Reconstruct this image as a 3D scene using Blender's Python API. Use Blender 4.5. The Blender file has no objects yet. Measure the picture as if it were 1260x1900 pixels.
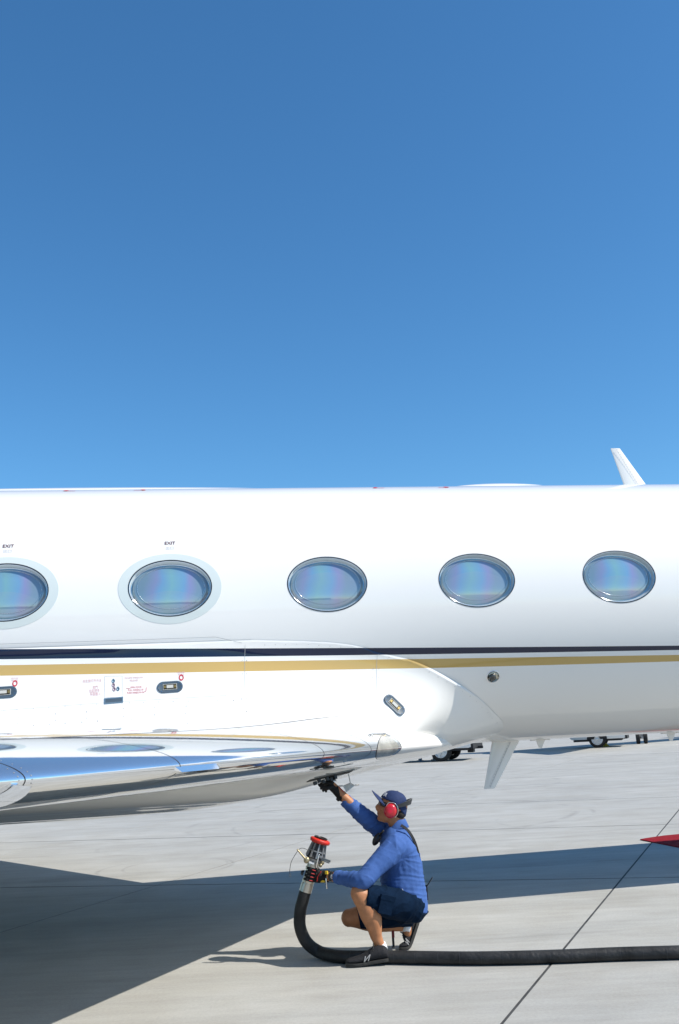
import bpy, bmesh, math, random
from mathutils import Vector, Matrix, noise
random.seed(7)
R_ = math.radians
sc = bpy.context.scene
C = sc.collection

# ------------------------------------------------------------------ camera
cam = bpy.data.cameras.new('camera'); camo = bpy.data.objects.new('camera', cam); C.objects.link(camo)
pitch = 0.21501023389469215; roll = -0.054838401118335406
fw = Vector((0, math.cos(pitch), math.sin(pitch)))
r0 = Vector((1, 0, 0)); u0 = Vector((0, -math.sin(pitch), math.cos(pitch)))
rt = r0*math.cos(roll)+u0*math.sin(roll); up = -r0*math.sin(roll)+u0*math.cos(roll)
m = Matrix((rt, up, -fw)).transposed().to_4x4(); m.translation = (0, 0, 1.55)
camo.matrix_world = m
cam.sensor_fit = 'VERTICAL'; cam.sensor_height = 36; cam.lens = 36*1804.3477734760102/1900.
cam.clip_start = .1; cam.clip_end = 4000
sc.camera = camo
# ------------------------------------------------------------------ sky and sun
SUN_EL = R_(45); sd = Vector((.954*math.cos(SUN_EL), -.301*math.cos(SUN_EL), math.sin(SUN_EL)))
w = bpy.data.worlds.new('World'); sc.world = w; w.use_nodes = True
nt = w.node_tree; nt.nodes.clear()
sky = nt.nodes.new('ShaderNodeTexSky'); sky.sky_type = 'NISHITA'; sky.sun_disc = False
sky.sun_elevation = SUN_EL; sky.sun_rotation = math.atan2(sd.x, sd.y)
sky.air_density = 1.0; sky.dust_density = 0.3; sky.ozone_density = 8.0; sky.altitude = 100
bg = nt.nodes.new('ShaderNodeBackground'); bg.inputs[1].default_value = .112
ow = nt.nodes.new('ShaderNodeOutputWorld')
hs = nt.nodes.new('ShaderNodeHueSaturation'); hs.inputs['Saturation'].default_value = 1.12; hs.inputs['Value'].default_value = 1.12
ml = nt.nodes.new('ShaderNodeVectorMath'); ml.operation = 'MULTIPLY'; ml.inputs[1].default_value = (1.0, 1.10, 1.0)
nt.links.new(sky.outputs[0], hs.inputs['Color']); nt.links.new(hs.outputs[0], ml.inputs[0]); nt.links.new(ml.outputs[0], bg.inputs[0]); nt.links.new(bg.outputs[0], ow.inputs[0])
sl = bpy.data.lights.new('sun', 'SUN'); sl.energy = 4.6; sl.angle = R_(.5); sl.color = (1, .945, .85)
so = bpy.data.objects.new('sun', sl); C.objects.link(so); so.rotation_euler = (-sd).to_track_quat('-Z', 'Y').to_euler()
so.location = (20, -5, 30)
vs = sc.view_settings; sc.display_settings.display_device = 'sRGB'
vs.view_transform = 'Standard'; vs.look = 'None'; vs.exposure = .42; vs.gamma = 1; vs.use_curve_mapping = False

# ------------------------------------------------------------------ helpers
def link(o): C.objects.link(o); return o
def mesh(name, v, f, mats=(), smooth=True, mi=None):
    me = bpy.data.meshes.new(name); me.from_pydata([tuple(x) for x in v], [], f)
    for m_ in (mats if isinstance(mats, (list, tuple)) else [mats]): me.materials.append(m_)
    if mi: me.polygons.foreach_set('material_index', mi)
    me.polygons.foreach_set('use_smooth', [smooth]*len(me.polygons)); me.update()
    return me
def part(name, me, parent=None, kind=None, label=None):
    o = link(bpy.data.objects.new(name, me))
    if parent: o.parent = parent
    if kind: o['kind'] = kind
    if label: o['label'] = label
    return o
def thing(name, label, cat, loc=(0, 0, 0), rot=(0, 0, 0), group=None):
    o = link(bpy.data.objects.new(name, None)); o.location = loc; o.rotation_euler = rot
    o['label'] = label; o['category'] = cat; o.empty_display_size = .2
    if group: o['group'] = group
    return o
def fixnormals(me):
    bm = bmesh.new(); bm.from_mesh(me); bmesh.ops.recalc_face_normals(bm, faces=bm.faces); bm.to_mesh(me); bm.free()
def evald(ob):
    dg = bpy.context.evaluated_depsgraph_get(); dg.update()
    me = bpy.data.meshes.new_from_object(ob.evaluated_get(dg)); return me
def V3(*a): return Vector(a) if len(a) == 3 else Vector(a[0])

class MB:
    """collects simple shapes into one mesh"""
    def __init__(s): s.v = []; s.f = []
    def add(s, v, f):
        n = len(s.v); s.v += [tuple(x) for x in v]; s.f += [tuple(i+n for i in q) for q in f]; return s
    def box(s, c, h, ax=None, bev=0):
        ax = ax or (Vector((1, 0, 0)), Vector((0, 1, 0)), Vector((0, 0, 1))); c = Vector(c)
        v = [c+ax[0]*h[0]*i+ax[1]*h[1]*j+ax[2]*h[2]*k for i in (-1, 1) for j in (-1, 1) for k in (-1, 1)]
        return s.add(v, [(0, 1, 3, 2), (4, 6, 7, 5), (0, 4, 5, 1), (2, 3, 7, 6), (0, 2, 6, 4), (1, 5, 7, 3)])
    def rings(s, rings, cap=True, closed=False):
        n = len(rings[0]); v = [p for r in rings for p in r]; f = []
        m_ = len(rings)
        for i in range(m_-1+(1 if closed else 0)):
            a = i*n; b = ((i+1) % m_)*n
            for j in range(n):
                k = (j+1) % n; f.append((a+j, a+k, b+k, b+j))
        if cap and not closed:
            f.append(tuple(range(n))[::-1]); f.append(tuple((m_-1)*n+j for j in range(n)))
        return s.add(v, f)
    def tube(s, pts, rad, n=12, hint=Vector((0, 0, 1)), round_ends=False, flat=1.):
        pts = [Vector(p) for p in pts]; rad = rad if isinstance(rad, (list, tuple)) else [rad]*len(pts)
        rs = []; last = None
        T = []
        for i in range(len(pts)):
            t = pts[min(i+1, len(pts)-1)]-pts[max(i-1, 0)]; T.append(t.normalized())
        h = hint if abs(T[0].dot(hint)) < .95 else Vector((1, .3, 0))
        x = (h-T[0]*h.dot(T[0])).normalized()
        P = list(pts); Q = list(rad)
        if round_ends:
            e0 = [(pts[0]-T[0]*rad[0]*k, rad[0]*q, T[0]) for k, q in ((.97, .25), (.8, .6), (.45, .89))]
            e1 = [(pts[-1]+T[-1]*rad[-1]*k, rad[-1]*q, T[-1]) for k, q in ((.45, .89), (.8, .6), (.97, .25))]
        else: e0 = e1 = []
        seq = [(p, r, t) for p, r, t in e0]+list(zip(P, Q, T))+[(p, r, t) for p, r, t in e1]
        for p, r, t in seq:
            x = (x-t*x.dot(t)).normalized(); y = t.cross(x)
            rs.append([p+(x*math.cos(a)+y*math.sin(a)*flat)*r for a in (2*math.pi*j/n for j in range(n))])
        return s.rings(rs)
    def ell(s, c, ax, n=16, m_=10):
        c = Vector(c); rs = []
        for i in range(m_+1):
            th = math.pi*(i+.0)/m_; th = max(.03, min(math.pi-.03, th))
            rs.append([c+ax[2]*math.cos(th)+(ax[0]*math.cos(a)+ax[1]*math.sin(a))*math.sin(th) for a in (2*math.pi*j/n for j in range(n))])
        return s.rings(rs)
    def lathe(s, a, b, prof, n=20, cap=True):
        """prof: (t along a->b in metres, radius)"""
        a = Vector(a); b = Vector(b); d = (b-a).normalized(); x = d.orthogonal().normalized(); y = d.cross(x)
        return s.rings([[a+d*t+(x*math.cos(q)+y*math.sin(q))*max(r, 1e-4) for q in (2*math.pi*j/n for j in range(n))] for t, r in prof], cap)
    def me(s, name, mat, smooth=True, off=None):
        v = s.v if off is None else [(x[0]-off[0], x[1]-off[1], x[2]-off[2]) for x in s.v]
        m_ = mesh(name, v, s.f, mat, smooth); fixnormals(m_)
        return m_
def autosmooth(me, ang=40):
    me.set_sharp_from_angle(angle=R_(ang)); return me
def spline(pts, n=8):
    pts = [Vector(p) for p in pts]; out = []
    for i in range(len(pts)-1):
        p0 = pts[max(i-1, 0)]; p1 = pts[i]; p2 = pts[i+1]; p3 = pts[min(i+2, len(pts)-1)]
        for k in range(n):
            t = k/n; out.append(.5*((2*p1)+(p2-p0)*t+(2*p0-5*p1+4*p2-p3)*t*t+(3*p1-p0-3*p2+p3)*t**3))
    out.append(pts[-1]); return out

# ------------------------------------------------------------------ materials
def mat(name, col, rough=.5, metal=0., coat=0., spec=.5, ior=1.45, bump=0., bscale=50., vary=0., vscale=8., coatr=.03):
    m_ = bpy.data.materials.new(name); m_.use_nodes = True; t = m_.node_tree; b = t.nodes['Principled BSDF']
    b.inputs['Base Color'].default_value = (*col, 1); b.inputs['Roughness'].default_value = rough
    b.inputs['Metallic'].default_value = metal; b.inputs['Coat Weight'].default_value = coat; b.inputs['Coat Roughness'].default_value = coatr
    b.inputs['IOR'].default_value = ior; b.inputs['Specular IOR Level'].default_value = spec
    tc = t.nodes.new('ShaderNodeTexCoord')
    if vary:
        n = t.nodes.new('ShaderNodeTexNoise'); n.inputs['Scale'].default_value = vscale; n.inputs['Detail'].default_value = 6
        t.links.new(tc.outputs['Object'], n.inputs['Vector'])
        r = t.nodes.new('ShaderNodeMapRange'); r.inputs[1].default_value = .3; r.inputs[2].default_value = .7
        r.inputs[3].default_value = 1-vary; r.inputs[4].default_value = 1+vary
        t.links.new(n.outputs[0], r.inputs[0])
        mx = t.nodes.new('ShaderNodeVectorMath'); mx.operation = 'SCALE'; mx.inputs[0].default_value = col
        t.links.new(r.outputs[0], mx.inputs['Scale']); t.links.new(mx.outputs[0], b.inputs['Base Color'])
    if bump:
        n = t.nodes.new('ShaderNodeTexNoise'); n.inputs['Scale'].default_value = bscale; n.inputs['Detail'].default_value = 5
        t.links.new(tc.outputs['Object'], n.inputs['Vector'])
        q = t.nodes.new('ShaderNodeBump'); q.inputs['Strength'].default_value = bump; q.inputs['Distance'].default_value = .01
        t.links.new(n.outputs[0], q.inputs['Height']); t.links.new(q.outputs[0], b.inputs['Normal'])
    return m_
def nodes(m_): return m_.node_tree, m_.node_tree.nodes['Principled BSDF']
def N(t, k, **kw):
    n = t.nodes.new(k)
    for a, v in kw.items(): setattr(n, a, v)
    return n
def math_(t, op, a, b=None, c=None, clamp=False):
    n = t.nodes.new('ShaderNodeMath'); n.operation = op; n.use_clamp = clamp
    for i, x in enumerate((a, b, c)):
        if x is None: continue
        if isinstance(x, (int, float)): n.inputs[i].default_value = x
        else: t.links.new(x, n.inputs[i])
    return n.outputs[0]
def mixc(t, fac, a, b):
    n = t.nodes.new('ShaderNodeMix'); n.data_type = 'RGBA'
    if isinstance(fac, (int, float)): n.inputs[0].default_value = fac
    else: t.links.new(fac, n.inputs[0])
    for i, x in ((6, a), (7, b)):
        if isinstance(x, tuple): n.inputs[i].default_value = (*x[:3], 1)
        else: t.links.new(x, n.inputs[i])
    return n.outputs[2]

# white aircraft paint with the navy and gold cheat lines, in the aircraft's own coordinates (x along, z up)
def paint(name, lines=True):
    m_ = mat(name, (.83, .82, .80), .45, 0, 1., .1, coatr=.02); t, b = nodes(m_)
    b.inputs['Coat IOR'].default_value = 1.5
    tc = N(t, 'ShaderNodeTexCoord'); sp = N(t, 'ShaderNodeSeparateXYZ'); t.links.new(tc.outputs['Object'], sp.inputs[0])
    n = N(t, 'ShaderNodeTexNoise'); n.inputs['Scale'].default_value = 1.3; n.inputs['Detail'].default_value = 5; t.links.new(tc.outputs['Object'], n.inputs['Vector'])
    base = mixc(t, n.outputs[0], (.750, .736, .708), (.778, .764, .736))
    if lines:
        x, z = sp.outputs['X'], sp.outputs['Z']
        def lin(a, bb, cc): return math_(t, 'ADD', math_(t, 'MULTIPLY', x, math_(t, 'MULTIPLY_ADD', x, cc, bb)), a)
        def band(lo, hi):
            g = math_(t, 'MULTIPLY', math_(t, 'GREATER_THAN', z, lin(*lo)), math_(t, 'LESS_THAN', z, lin(*hi)))
            return g
        blue = band((2.08325, -0.021761, 0.0007388), (2.13843, -0.029149, 0.0007056)); gold = band((1.97139, -0.016028, 0.0012822), (2.04651, -0.021096, 4.04e-05))
        base = mixc(t, gold, base, (.50, .34, .115)); base = mixc(t, blue, base, (.006, .011, .035))
    t.links.new(base, b.inputs['Base Color'])
    # orange-peel and slight panel waviness
    n2 = N(t, 'ShaderNodeTexNoise'); n2.inputs['Scale'].default_value = 2.2; n2.inputs['Detail'].default_value = 2; t.links.new(tc.outputs['Object'], n2.inputs['Vector'])
    bp = N(t, 'ShaderNodeBump'); bp.inputs['Strength'].default_value = .12; bp.inputs['Distance'].default_value = .02
    t.links.new(n2.outputs[0], bp.inputs['Height']); t.links.new(bp.outputs[0], b.inputs['Coat Normal'])
    return m_
M_paint = paint('aircraft_paint'); M_white = paint('aircraft_white_paint', False)
M_metal = mat('polished_metal', (.86, .87, .88), .05, .94, bump=.02, bscale=5)
M_chrome = mat('chrome_trim', (.8, .8, .8), .12, 1.)
M_seal = mat('black_seal', (.012, .012, .014), .4)
M_reveal = mat('window_reveal', (.52, .58, .60), .3, .1)
M_ring = mat('pale_grey_surround', (.57, .62, .605), .3, 0, .6)
M_greyline = mat('panel_line_grey', (.42, .43, .44), .6)
M_rivet = mat('rivet_grey', (.30, .30, .30), .4, .4)
M_redprint = mat('red_print', (.50, .03, .05), .5)
M_palered = mat('faded_red_print', (.62, .36, .38), .5)
M_darkprint = mat('dark_print', (.12, .05, .06), .5)
M_palegrey = mat('pale_grey_print', (.55, .54, .55), .5)
M_dotblue = mat('blue_grey_fitting', (.13, .21, .28), .35, .3)
M_dotmauve = mat('mauve_fitting', (.28, .22, .27), .4, .2)
M_plate = mat('light_fitting_plate', (.055, .085, .115), .5, 0, bump=.05, bscale=200)
M_lamp = mat('lamp_lens', (.50, .49, .44), .15, 0, 1.)
M_lampdark = mat('lamp_holder', (.06, .05, .03), .3, .6)
M_lens = mat('landing_light_cover', (.40, .38, .33), .18, .35, 1., vary=.35, vscale=9)
M_beige = mat('landing_light_reflector', (.62, .57, .42), .3, .3)

def glass_pane():
    m_ = mat('window_pane', (.1, .2, .3), .04, 0, 1., .5, coatr=.0); t, b = nodes(m_)
    b.inputs['Coat IOR'].default_value = 2.0; b.inputs['IOR'].default_value = 1.8
    tc = N(t, 'ShaderNodeTexCoord'); sp = N(t, 'ShaderNodeSeparateXYZ'); t.links.new(tc.outputs['Object'], sp.inputs[0])
    # the stretched acrylic has its soft vertical interference bands painted into the colour
    n = N(t, 'ShaderNodeTexNoise'); n.inputs['Scale'].default_value = 3; t.links.new(tc.outputs['Object'], n.inputs['Vector'])
    oi = N(t, 'ShaderNodeObjectInfo')
    x = math_(t, 'ADD', sp.outputs['X'], math_(t, 'MULTIPLY', math_(t, 'SUBTRACT', n.outputs[0], .5), .16))
    x = math_(t, 'ADD', x, math_(t, 'MULTIPLY', math_(t, 'SUBTRACT', oi.outputs['Random'], .5), .12))
    r = N(t, 'ShaderNodeValToRGB'); t.links.new(math_(t, 'MULTIPLY_ADD', x, 1/.62, .5), r.inputs[0])
    e = r.color_ramp.elements; cs = [(0, (.13, .20, .25)), (.18, (.14, .21, .26)), (.3, (.19, .21, .37)), (.38, (.13, .28, .46)), (.5, (.16, .36, .38)), (.64, (.13, .29, .47)), (.72, (.22, .21, .40)), (.82, (.16, .22, .28)), (1, (.13, .20, .27))]
    e[0].position = 0; e[0].color = (*cs[0][1], 1); e[1].position = 1; e[1].color = (*cs[-1][1], 1)
    for p_, c_ in cs[1:-1]: k = e.new(p_); k.color = (*c_, 1)
    # softer towards the edge, and a faint blind behind the lower part
    y_ = math_(t, 'ABSOLUTE', sp.outputs['Z'])
    soft = mixc(t, .18, r.outputs[0], (.20, .28, .32))
    e2 = math_(t, 'MULTIPLY', math_(t, 'SUBTRACT', y_, .10, clamp=True), 6.0, clamp=True)
    soft = mixc(t, e2, soft, (.13, .20, .27))
    lvl = math_(t, 'ADD', math_(t, 'MULTIPLY', math_(t, 'SUBTRACT', oi.outputs['Random'], .6), .25), math_(t, 'MULTIPLY', math_(t, 'MULTIPLY', sp.outputs['X'], sp.outputs['X']), -1.2))
    blind = math_(t, 'MULTIPLY', math_(t, 'LESS_THAN', sp.outputs['Z'], lvl), .16)
    soft = mixc(t, blind, soft, (.30, .30, .34))
    t.links.new(soft, b.inputs['Base Color'])
    return m_
M_pane = glass_pane()

def concrete():
    m_ = mat('apron_concrete', (.3, .3, .29), .8, 0, 0, .35); t, b = nodes(m_)
    g = N(t, 'ShaderNodeNewGeometry'); P = g.outputs['Position']
    def noi(scale, det, vec, rough=.55, dist=0):
        n = N(t, 'ShaderNodeTexNoise'); n.inputs['Scale'].default_value = scale; n.inputs['Detail'].default_value = det; n.inputs['Roughness'].default_value = rough
        n.inputs['Distortion'].default_value = dist; t.links.new(vec, n.inputs['Vector']); return n.outputs[0]
    mp = N(t, 'ShaderNodeMapping'); mp.inputs['Rotation'].default_value = (0, 0, R_(14)); mp.inputs['Scale'].default_value = (.16, 1, 1); t.links.new(P, mp.inputs['Vector'])
    streak = noi(2.2, 8, mp.outputs[0], .65, .6)
    mp2 = N(t, 'ShaderNodeMapping'); mp2.inputs['Rotation'].default_value = (0, 0, R_(10)); mp2.inputs['Scale'].default_value = (.05, 1, 1); t.links.new(P, mp2.inputs['Vector'])
    brush = noi(26, 6, mp2.outputs[0], .7)
    big = noi(.35, 4, P); mid = noi(1.6, 7, P, .62, .4); fine = noi(55, 4, P); grit = noi(240, 3, P)
    def mr(x, a, bb, lo, hi):
        r = N(t, 'ShaderNodeMapRange'); t.links.new(x, r.inputs[0])
        for i, v in enumerate((a, bb, lo, hi)): r.inputs[i+1].default_value = v
        return r.outputs[0]
    f = math_(t, 'MULTIPLY', mr(streak, .3, .7, .88, 1.07), mr(big, .3, .7, .92, 1.06))
    f = math_(t, 'MULTIPLY', f, mr(brush, .3, .7, .965, 1.025)); f = math_(t, 'MULTIPLY', f, mr(mid, .35, .7, .90, 1.06))
    sp1 = noi(9, 7, mp.outputs[0], .7, .3); f = math_(t, 'MULTIPLY', f, mr(sp1, .35, .68, 1.03, .91)); spk = noi(31, 5, P, .75); f = math_(t, 'MULTIPLY', f, mr(spk, .63, .74, 1, .80))
    f = math_(t, 'MULTIPLY', f, mr(fine, .3, .7, .93, 1.06)); f = math_(t, 'MULTIPLY', f, mr(grit, .3, .7, .92, 1.07))
    # dark worn patches
    st = noi(.8, 6, mp.outputs[0], .6, 1.2); f = math_(t, 'MULTIPLY', f, mr(st, .58, .74, 1, .78))
    # turning scuffs left by tyres: thin arcs
    sp = N(t, 'ShaderNodeSeparateXYZ'); t.links.new(P, sp.inputs[0])
    arcs = None
    for cx, cy, r, wd, a in [(.4, 17, 3.2, .09, .20), (.9, 16.6, 2.9, .05, .2), (-2.6, 14.6, 1.1, .05, .16), (-2.3, 12.2, .8, .04, .2), (-2.2, 12.3, .62, .03, .2), (4.5, 22, 3.5, .1, .2), (3.6, 15.2, 1.5, .04, .16), (-4, 19, 5, .12, .14), (8, 26, 6, .12, .2), (2.4, 24, 2.5, .12, .25), (1.5, 14.0, 1.9, .04, .13), (.2, 20.5, 2.2, .1, .22)]:
        d = math_(t, 'SQRT', math_(t, 'ADD', math_(t, 'POWER', math_(t, 'SUBTRACT', sp.outputs[0], cx), 2), math_(t, 'POWER', math_(t, 'SUBTRACT', sp.outputs[1], cy), 2)))
        e = math_(t, 'DIVIDE', math_(t, 'ABSOLUTE', math_(t, 'SUBTRACT', d, r)), wd)
        k = math_(t, 'MULTIPLY', math_(t, 'SUBTRACT', 1, e, clamp=True), a)
        arcs = k if arcs is None else math_(t, 'MAXIMUM', arcs, k)
    am = noi(1.1, 3, P); arcs = math_(t, 'MULTIPLY', arcs, mr(am, .45, .62, 0, 1))
    f = math_(t, 'MULTIPLY', f, math_(t, 'SUBTRACT', 1, arcs))
    # cold and warm tint
    tint = mixc(t, mr(mid, .35, .65, 0, 1), (.418, .404, .368), (.398, .392, .368))
    vm = N(t, 'ShaderNodeVectorMath', operation='SCALE'); t.links.new(tint, vm.inputs[0]); t.links.new(f, vm.inputs['Scale'])
    t.links.new(vm.outputs[0], b.inputs['Base Color'])
    bp = N(t, 'ShaderNodeBump'); bp.inputs['Strength'].default_value = .35; bp.inputs['Distance'].default_value = .004
    t.links.new(math_(t, 'ADD', math_(t, 'MULTIPLY', brush, .5), grit), bp.inputs['Height']); t.links.new(bp.outputs[0], b.inputs['Normal'])
    return m_
M_conc = concrete()
M_joint = mat('joint_sealant', (.045, .045, .045), .8, vary=.4, vscale=6)

# ------------------------------------------------------------------ ground: concrete apron of slabs
g = mesh('ground', [(-1500, -1500, -.03), (1500, -1500, -.03), (1500, 1500, -.03), (-1500, 1500, -.03)], [(0, 1, 2, 3)], M_conc)
ground = part('ground', g, kind='structure'); ground['label'] = 'pale grey concrete airport apron reaching to the horizon'
d1 = Vector((.3875, .9219)); n1 = Vector((.9219, -.3875))          # long joints
long_ = [-24.4, -19.7, -15.0, -10.29, -6.18, -1.485, 3.0, 7.5, 12.0, 16.5, 21.0, 25.5]
ys = [-3.5, .9, 3.0, 10.32, 14.83, 19.2, 23.7, 28.2, 32.7, 37.2, 41.7, 46.2]  # cross joints measured at x = 0
ys = [-6, 2.2, 10.32, 14.83, 19.2, 23.7, 28.2, 32.7, 37.2, 41.7, 46.2, 50.7]
slope = -.25
def cross(k, i):
    # point on long joint k where it meets cross joint i
    c = long_[k]; y0 = ys[i]; sl_ = slope
    # p = n1*c + d1*t ; p.y = y0 + sl*p.x
    t = (y0+sl_*n1.x*c-n1.y*c)/(d1.y-sl_*d1.x)
    return n1*c+d1*t
for i in range(len(ys)-1):
    for k in range(len(long_)-1):
        q = [cross(k, i), cross(k+1, i), cross(k+1, i+1), cross(k, i+1)]
        c = sum(q, Vector((0, 0)))/4
        wide = [.006, .006]
        gl = .010 if k == 5 else .008; gr = .010 if k+1 == 5 else .008
        def inset(p, prv, nxt, gp, gn):
            a = (prv-p).normalized(); b_ = (nxt-p).normalized(); s_ = abs(a.x*b_.y-a.y*b_.x)
            return p+a*gn/s_+b_*gp/s_
        # edges: 0-1 cross, 1-2 long right, 2-3 cross, 3-0 long left
        gc = .016 if i == 1 or i == 2 else .011
        Q = [inset(q[0], q[3], q[1], gl, gc), inset(q[1], q[0], q[2], gc, gr), inset(q[2], q[1], q[3], gr, gc), inset(q[3], q[2], q[0], gc, gl)]
        dz = random.uniform(-.0012, .0012)
        v = [(p.x-c.x, p.y-c.y, dz) for p in Q]+[(p.x-c.x, p.y-c.y, -.028) for p in Q]
        b_ = .004
        me = mesh('slab', v, [(0, 1, 2, 3), (4, 5, 1, 0), (5, 6, 2, 1), (6, 7, 3, 2), (7, 4, 0, 3)], M_conc, False)
        o = part('slab', me, ground); o.location = (c.x, c.y, 0)
# sealant lying in the joints, just under the slab faces
q = [cross(0, 0), cross(len(long_)-1, 0), cross(len(long_)-1, len(ys)-1), cross(0, len(ys)-1)]
part('joint_sealant', mesh('joint_sealant', [(p.x, p.y, -.003) for p in q], [(0, 1, 2, 3)], M_joint), ground)

# ================================================================== the white business jet (own coordinates: x forward, -y towards the camera, z up)
import math
FR=1.195; FZ=2.5216
EDGE=[(-14,-0.95),(-15.5,-.42),(-17.4,-.13),(-20.5,.06),(-23.8,.317),(-28,.514),(-35.1,.753),(-42.1,.936),(-50.7,1.102),(-59.8,1.234),(-67,1.228),(-76,1.13),(-90,1.04)]
SEC=[(-12,1.195),(-18,1.222),(-24,1.285),(-31.5,1.41),(-38,1.60),(-45,1.755),(-54,1.80),(-62,1.765),(-70,1.70),(-80,1.655),(-90,1.64)]
def _interp(T,x):
    # catmull-rom on table of (x,y), x decreasing
    n=len(T)
    if x>=T[0][0]: return T[0][1]
    if x<=T[-1][0]: return T[-1][1]
    for i in range(n-1):
        if T[i][0]>=x>=T[i+1][0]: break
    x0,y0=T[i];x1,y1=T[i+1];h=x1-x0;t=(x-x0)/h
    m0=(y1-T[i-1][1])/(x1-T[i-1][0])*h if i>0 else (y1-y0)
    m1=(T[i+2][1]-y0)/(T[i+2][0]-x0)*h if i<n-2 else (y1-y0)*(0 if x1<=-89 else 1)
    t2=t*t;t3=t2*t
    return (2*t3-3*t2+1)*y0+(t3-2*t2+t)*m0+(-2*t3+3*t2)*y1+(t3-t2)*m1
def edge_s(phi): return _interp(EDGE,phi)
def sst(t):
    t=max(0.,min(1.,t));return t*t*(3-2*t)
def fair_r(s,phi):
    """radius of the wing to body fairing at station s, angle phi (deg, -90 = keel)"""
    if phi<-90: phi=-180-phi
    e=edge_s(phi)
    if s>e or phi>-14: return FR
    b=sst((-phi-35)/45.)
    L=3.4*b+1.8*(1-b)
    t=min(1.,(e-s)/L)
    w=b*math.sin(t*math.pi/2)+(1-b)*sst(t)
    T=_interp(SEC,phi)
    r=FR+.007+(T-FR)*w
    # fillet nose in front of the wing root
    z=FZ+r*math.sin(math.radians(phi))
    g=math.exp(-((phi+42)/10.5)**2)*sst((.90-s)/.95)
    return r+.27*g
def surf(s,phi,off=0.):
    r=fair_r(s,phi)+off;p=math.radians(phi)
    return (s,-r*math.cos(p),FZ+r*math.sin(p))

jet = thing('private_jet', 'large white business jet with navy and gold stripes and five oval windows in view', 'aircraft', (-0.0146, 8.9816, 0.0), (0, 0.005886479834168381, 0.1641300766997586))
WPH = 6.753994271063389; WS0 = -2.8190256438890455; WDS = 1.246; WA, WB = .325, .231
def rad(s):   # fuselage radius with nose and tail taper
    if s > 7: t = (s-7)/4.6; return FR*math.sqrt(max(0., 1-t**2.1)) if t < 1 else 0.
    if s < -9: t = (-9-s)/9.; return FR*(1-.9*t**1.4)
    return FR
def drop(s):  # axis height change on nose and tail
    if s > 7: t = (s-7)/4.6; return -.38*t*t
    if s < -9: t = (-9-s)/9.; return .75*t**1.4
    return 0.
def cyl(s, ph, off=0.):
    r = rad(s)+off; p = R_(ph); return (s, -r*math.cos(p), FZ+drop(s)+r*math.sin(p))
def fuselage():
    NS, NP = 16, 12; hw = .42; hp = 15.6
    wins = [WS0+WDS*i for i in range(-3, 7)]
    S_ = []
    s = -18.
    cells = [(wc-hw, wc+hw) for wc in wins]
    xs = []
    x = -18.
    while x < cells[0][0]-.3: xs.append(x); x += .3
    for a, b in cells:
        if xs and a-xs[-1] > .25: xs += [xs[-1]+(a-xs[-1])*k/2 for k in (1,)]
        xs += [a+(b-a)*k/NS for k in range(NS+1)]
    x = xs[-1]+.2
    while x < 7: xs.append(x); x += .3
    xs += [7+4.6*math.sin(k/24*math.pi/2) for k in range(25)]
    ph = [WPH-hp+2*hp*k/NP for k in range(NP+1)]
    rest = 360-2*hp; M_ = 76
    ph += [WPH+hp+rest*k/M_ for k in range(1, M_)]
    n = len(ph); v = []; nr = []
    def nrm(s_, p_):
        e = 1e-3; dr = (rad(s_+e)-rad(s_-e))/(2*e); dd = (drop(s_+e)-drop(s_-e))/(2*e); p = R_(p_)
        q = Vector((-dr-dd*math.sin(p), -math.cos(p), math.sin(p)))
        return q.normalized()
    for s_ in xs:
        for p_ in ph: v.append(cyl(s_, p_)); nr.append(nrm(min(s_, 11.55), p_))
    start = [min(range(len(xs)), key=lambda i: abs(xs[i]-a)) for a, b in cells]
    incell = set()
    for i0 in start:
        for i in range(i0, i0+NS):
            for j in range(NP): incell.add((i, j))
    f = []
    for i in range(len(xs)-1):
        for j in range(n):
            if (i, j) in incell: continue
            k = (j+1) % n; f.append((i*n+j, (i+1)*n+j, (i+1)*n+k, i*n+k))
    for ci, i0 in enumerate(start):
        B = [(i, 0) for i in range(i0, i0+NS)]+[(i0+NS, j) for j in range(NP)]+[(i, NP) for i in range(i0+NS, i0, -1)]+[(i0, j) for j in range(NP, 0, -1)]
        wc = wins[ci]; prev = [i*n+j for i, j in B]; L_ = 5
        for q in range(1, L_+1):
            t = q/L_; t = 1-(1-t)**1.3; cur = []
            for i, j in B:
                ds, dp = xs[i]-wc, (ph[j]-WPH); dq = R_(dp)*FR
                an = math.atan2(dq/WB, ds/WA)
                es, eq = WA*math.cos(an), WB*math.sin(an)
                ss, qq = ds+(es-ds)*t, dq+(eq-dq)*t
                cur.append(len(v)); P = (wc+ss, WPH+math.degrees(qq/FR)); v.append(cyl(*P)); nr.append(nrm(*P))
            m_ = len(B)
            for a in range(m_):
                b = (a+1) % m_; f.append((prev[a], prev[b], cur[b], cur[a]))
            prev = cur
    me = mesh('fuselage', v, f, M_paint)
    me.normals_split_custom_set_from_vertices([tuple(q) for q in nr])
    return me
part('fuselage', fuselage(), jet)

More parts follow.
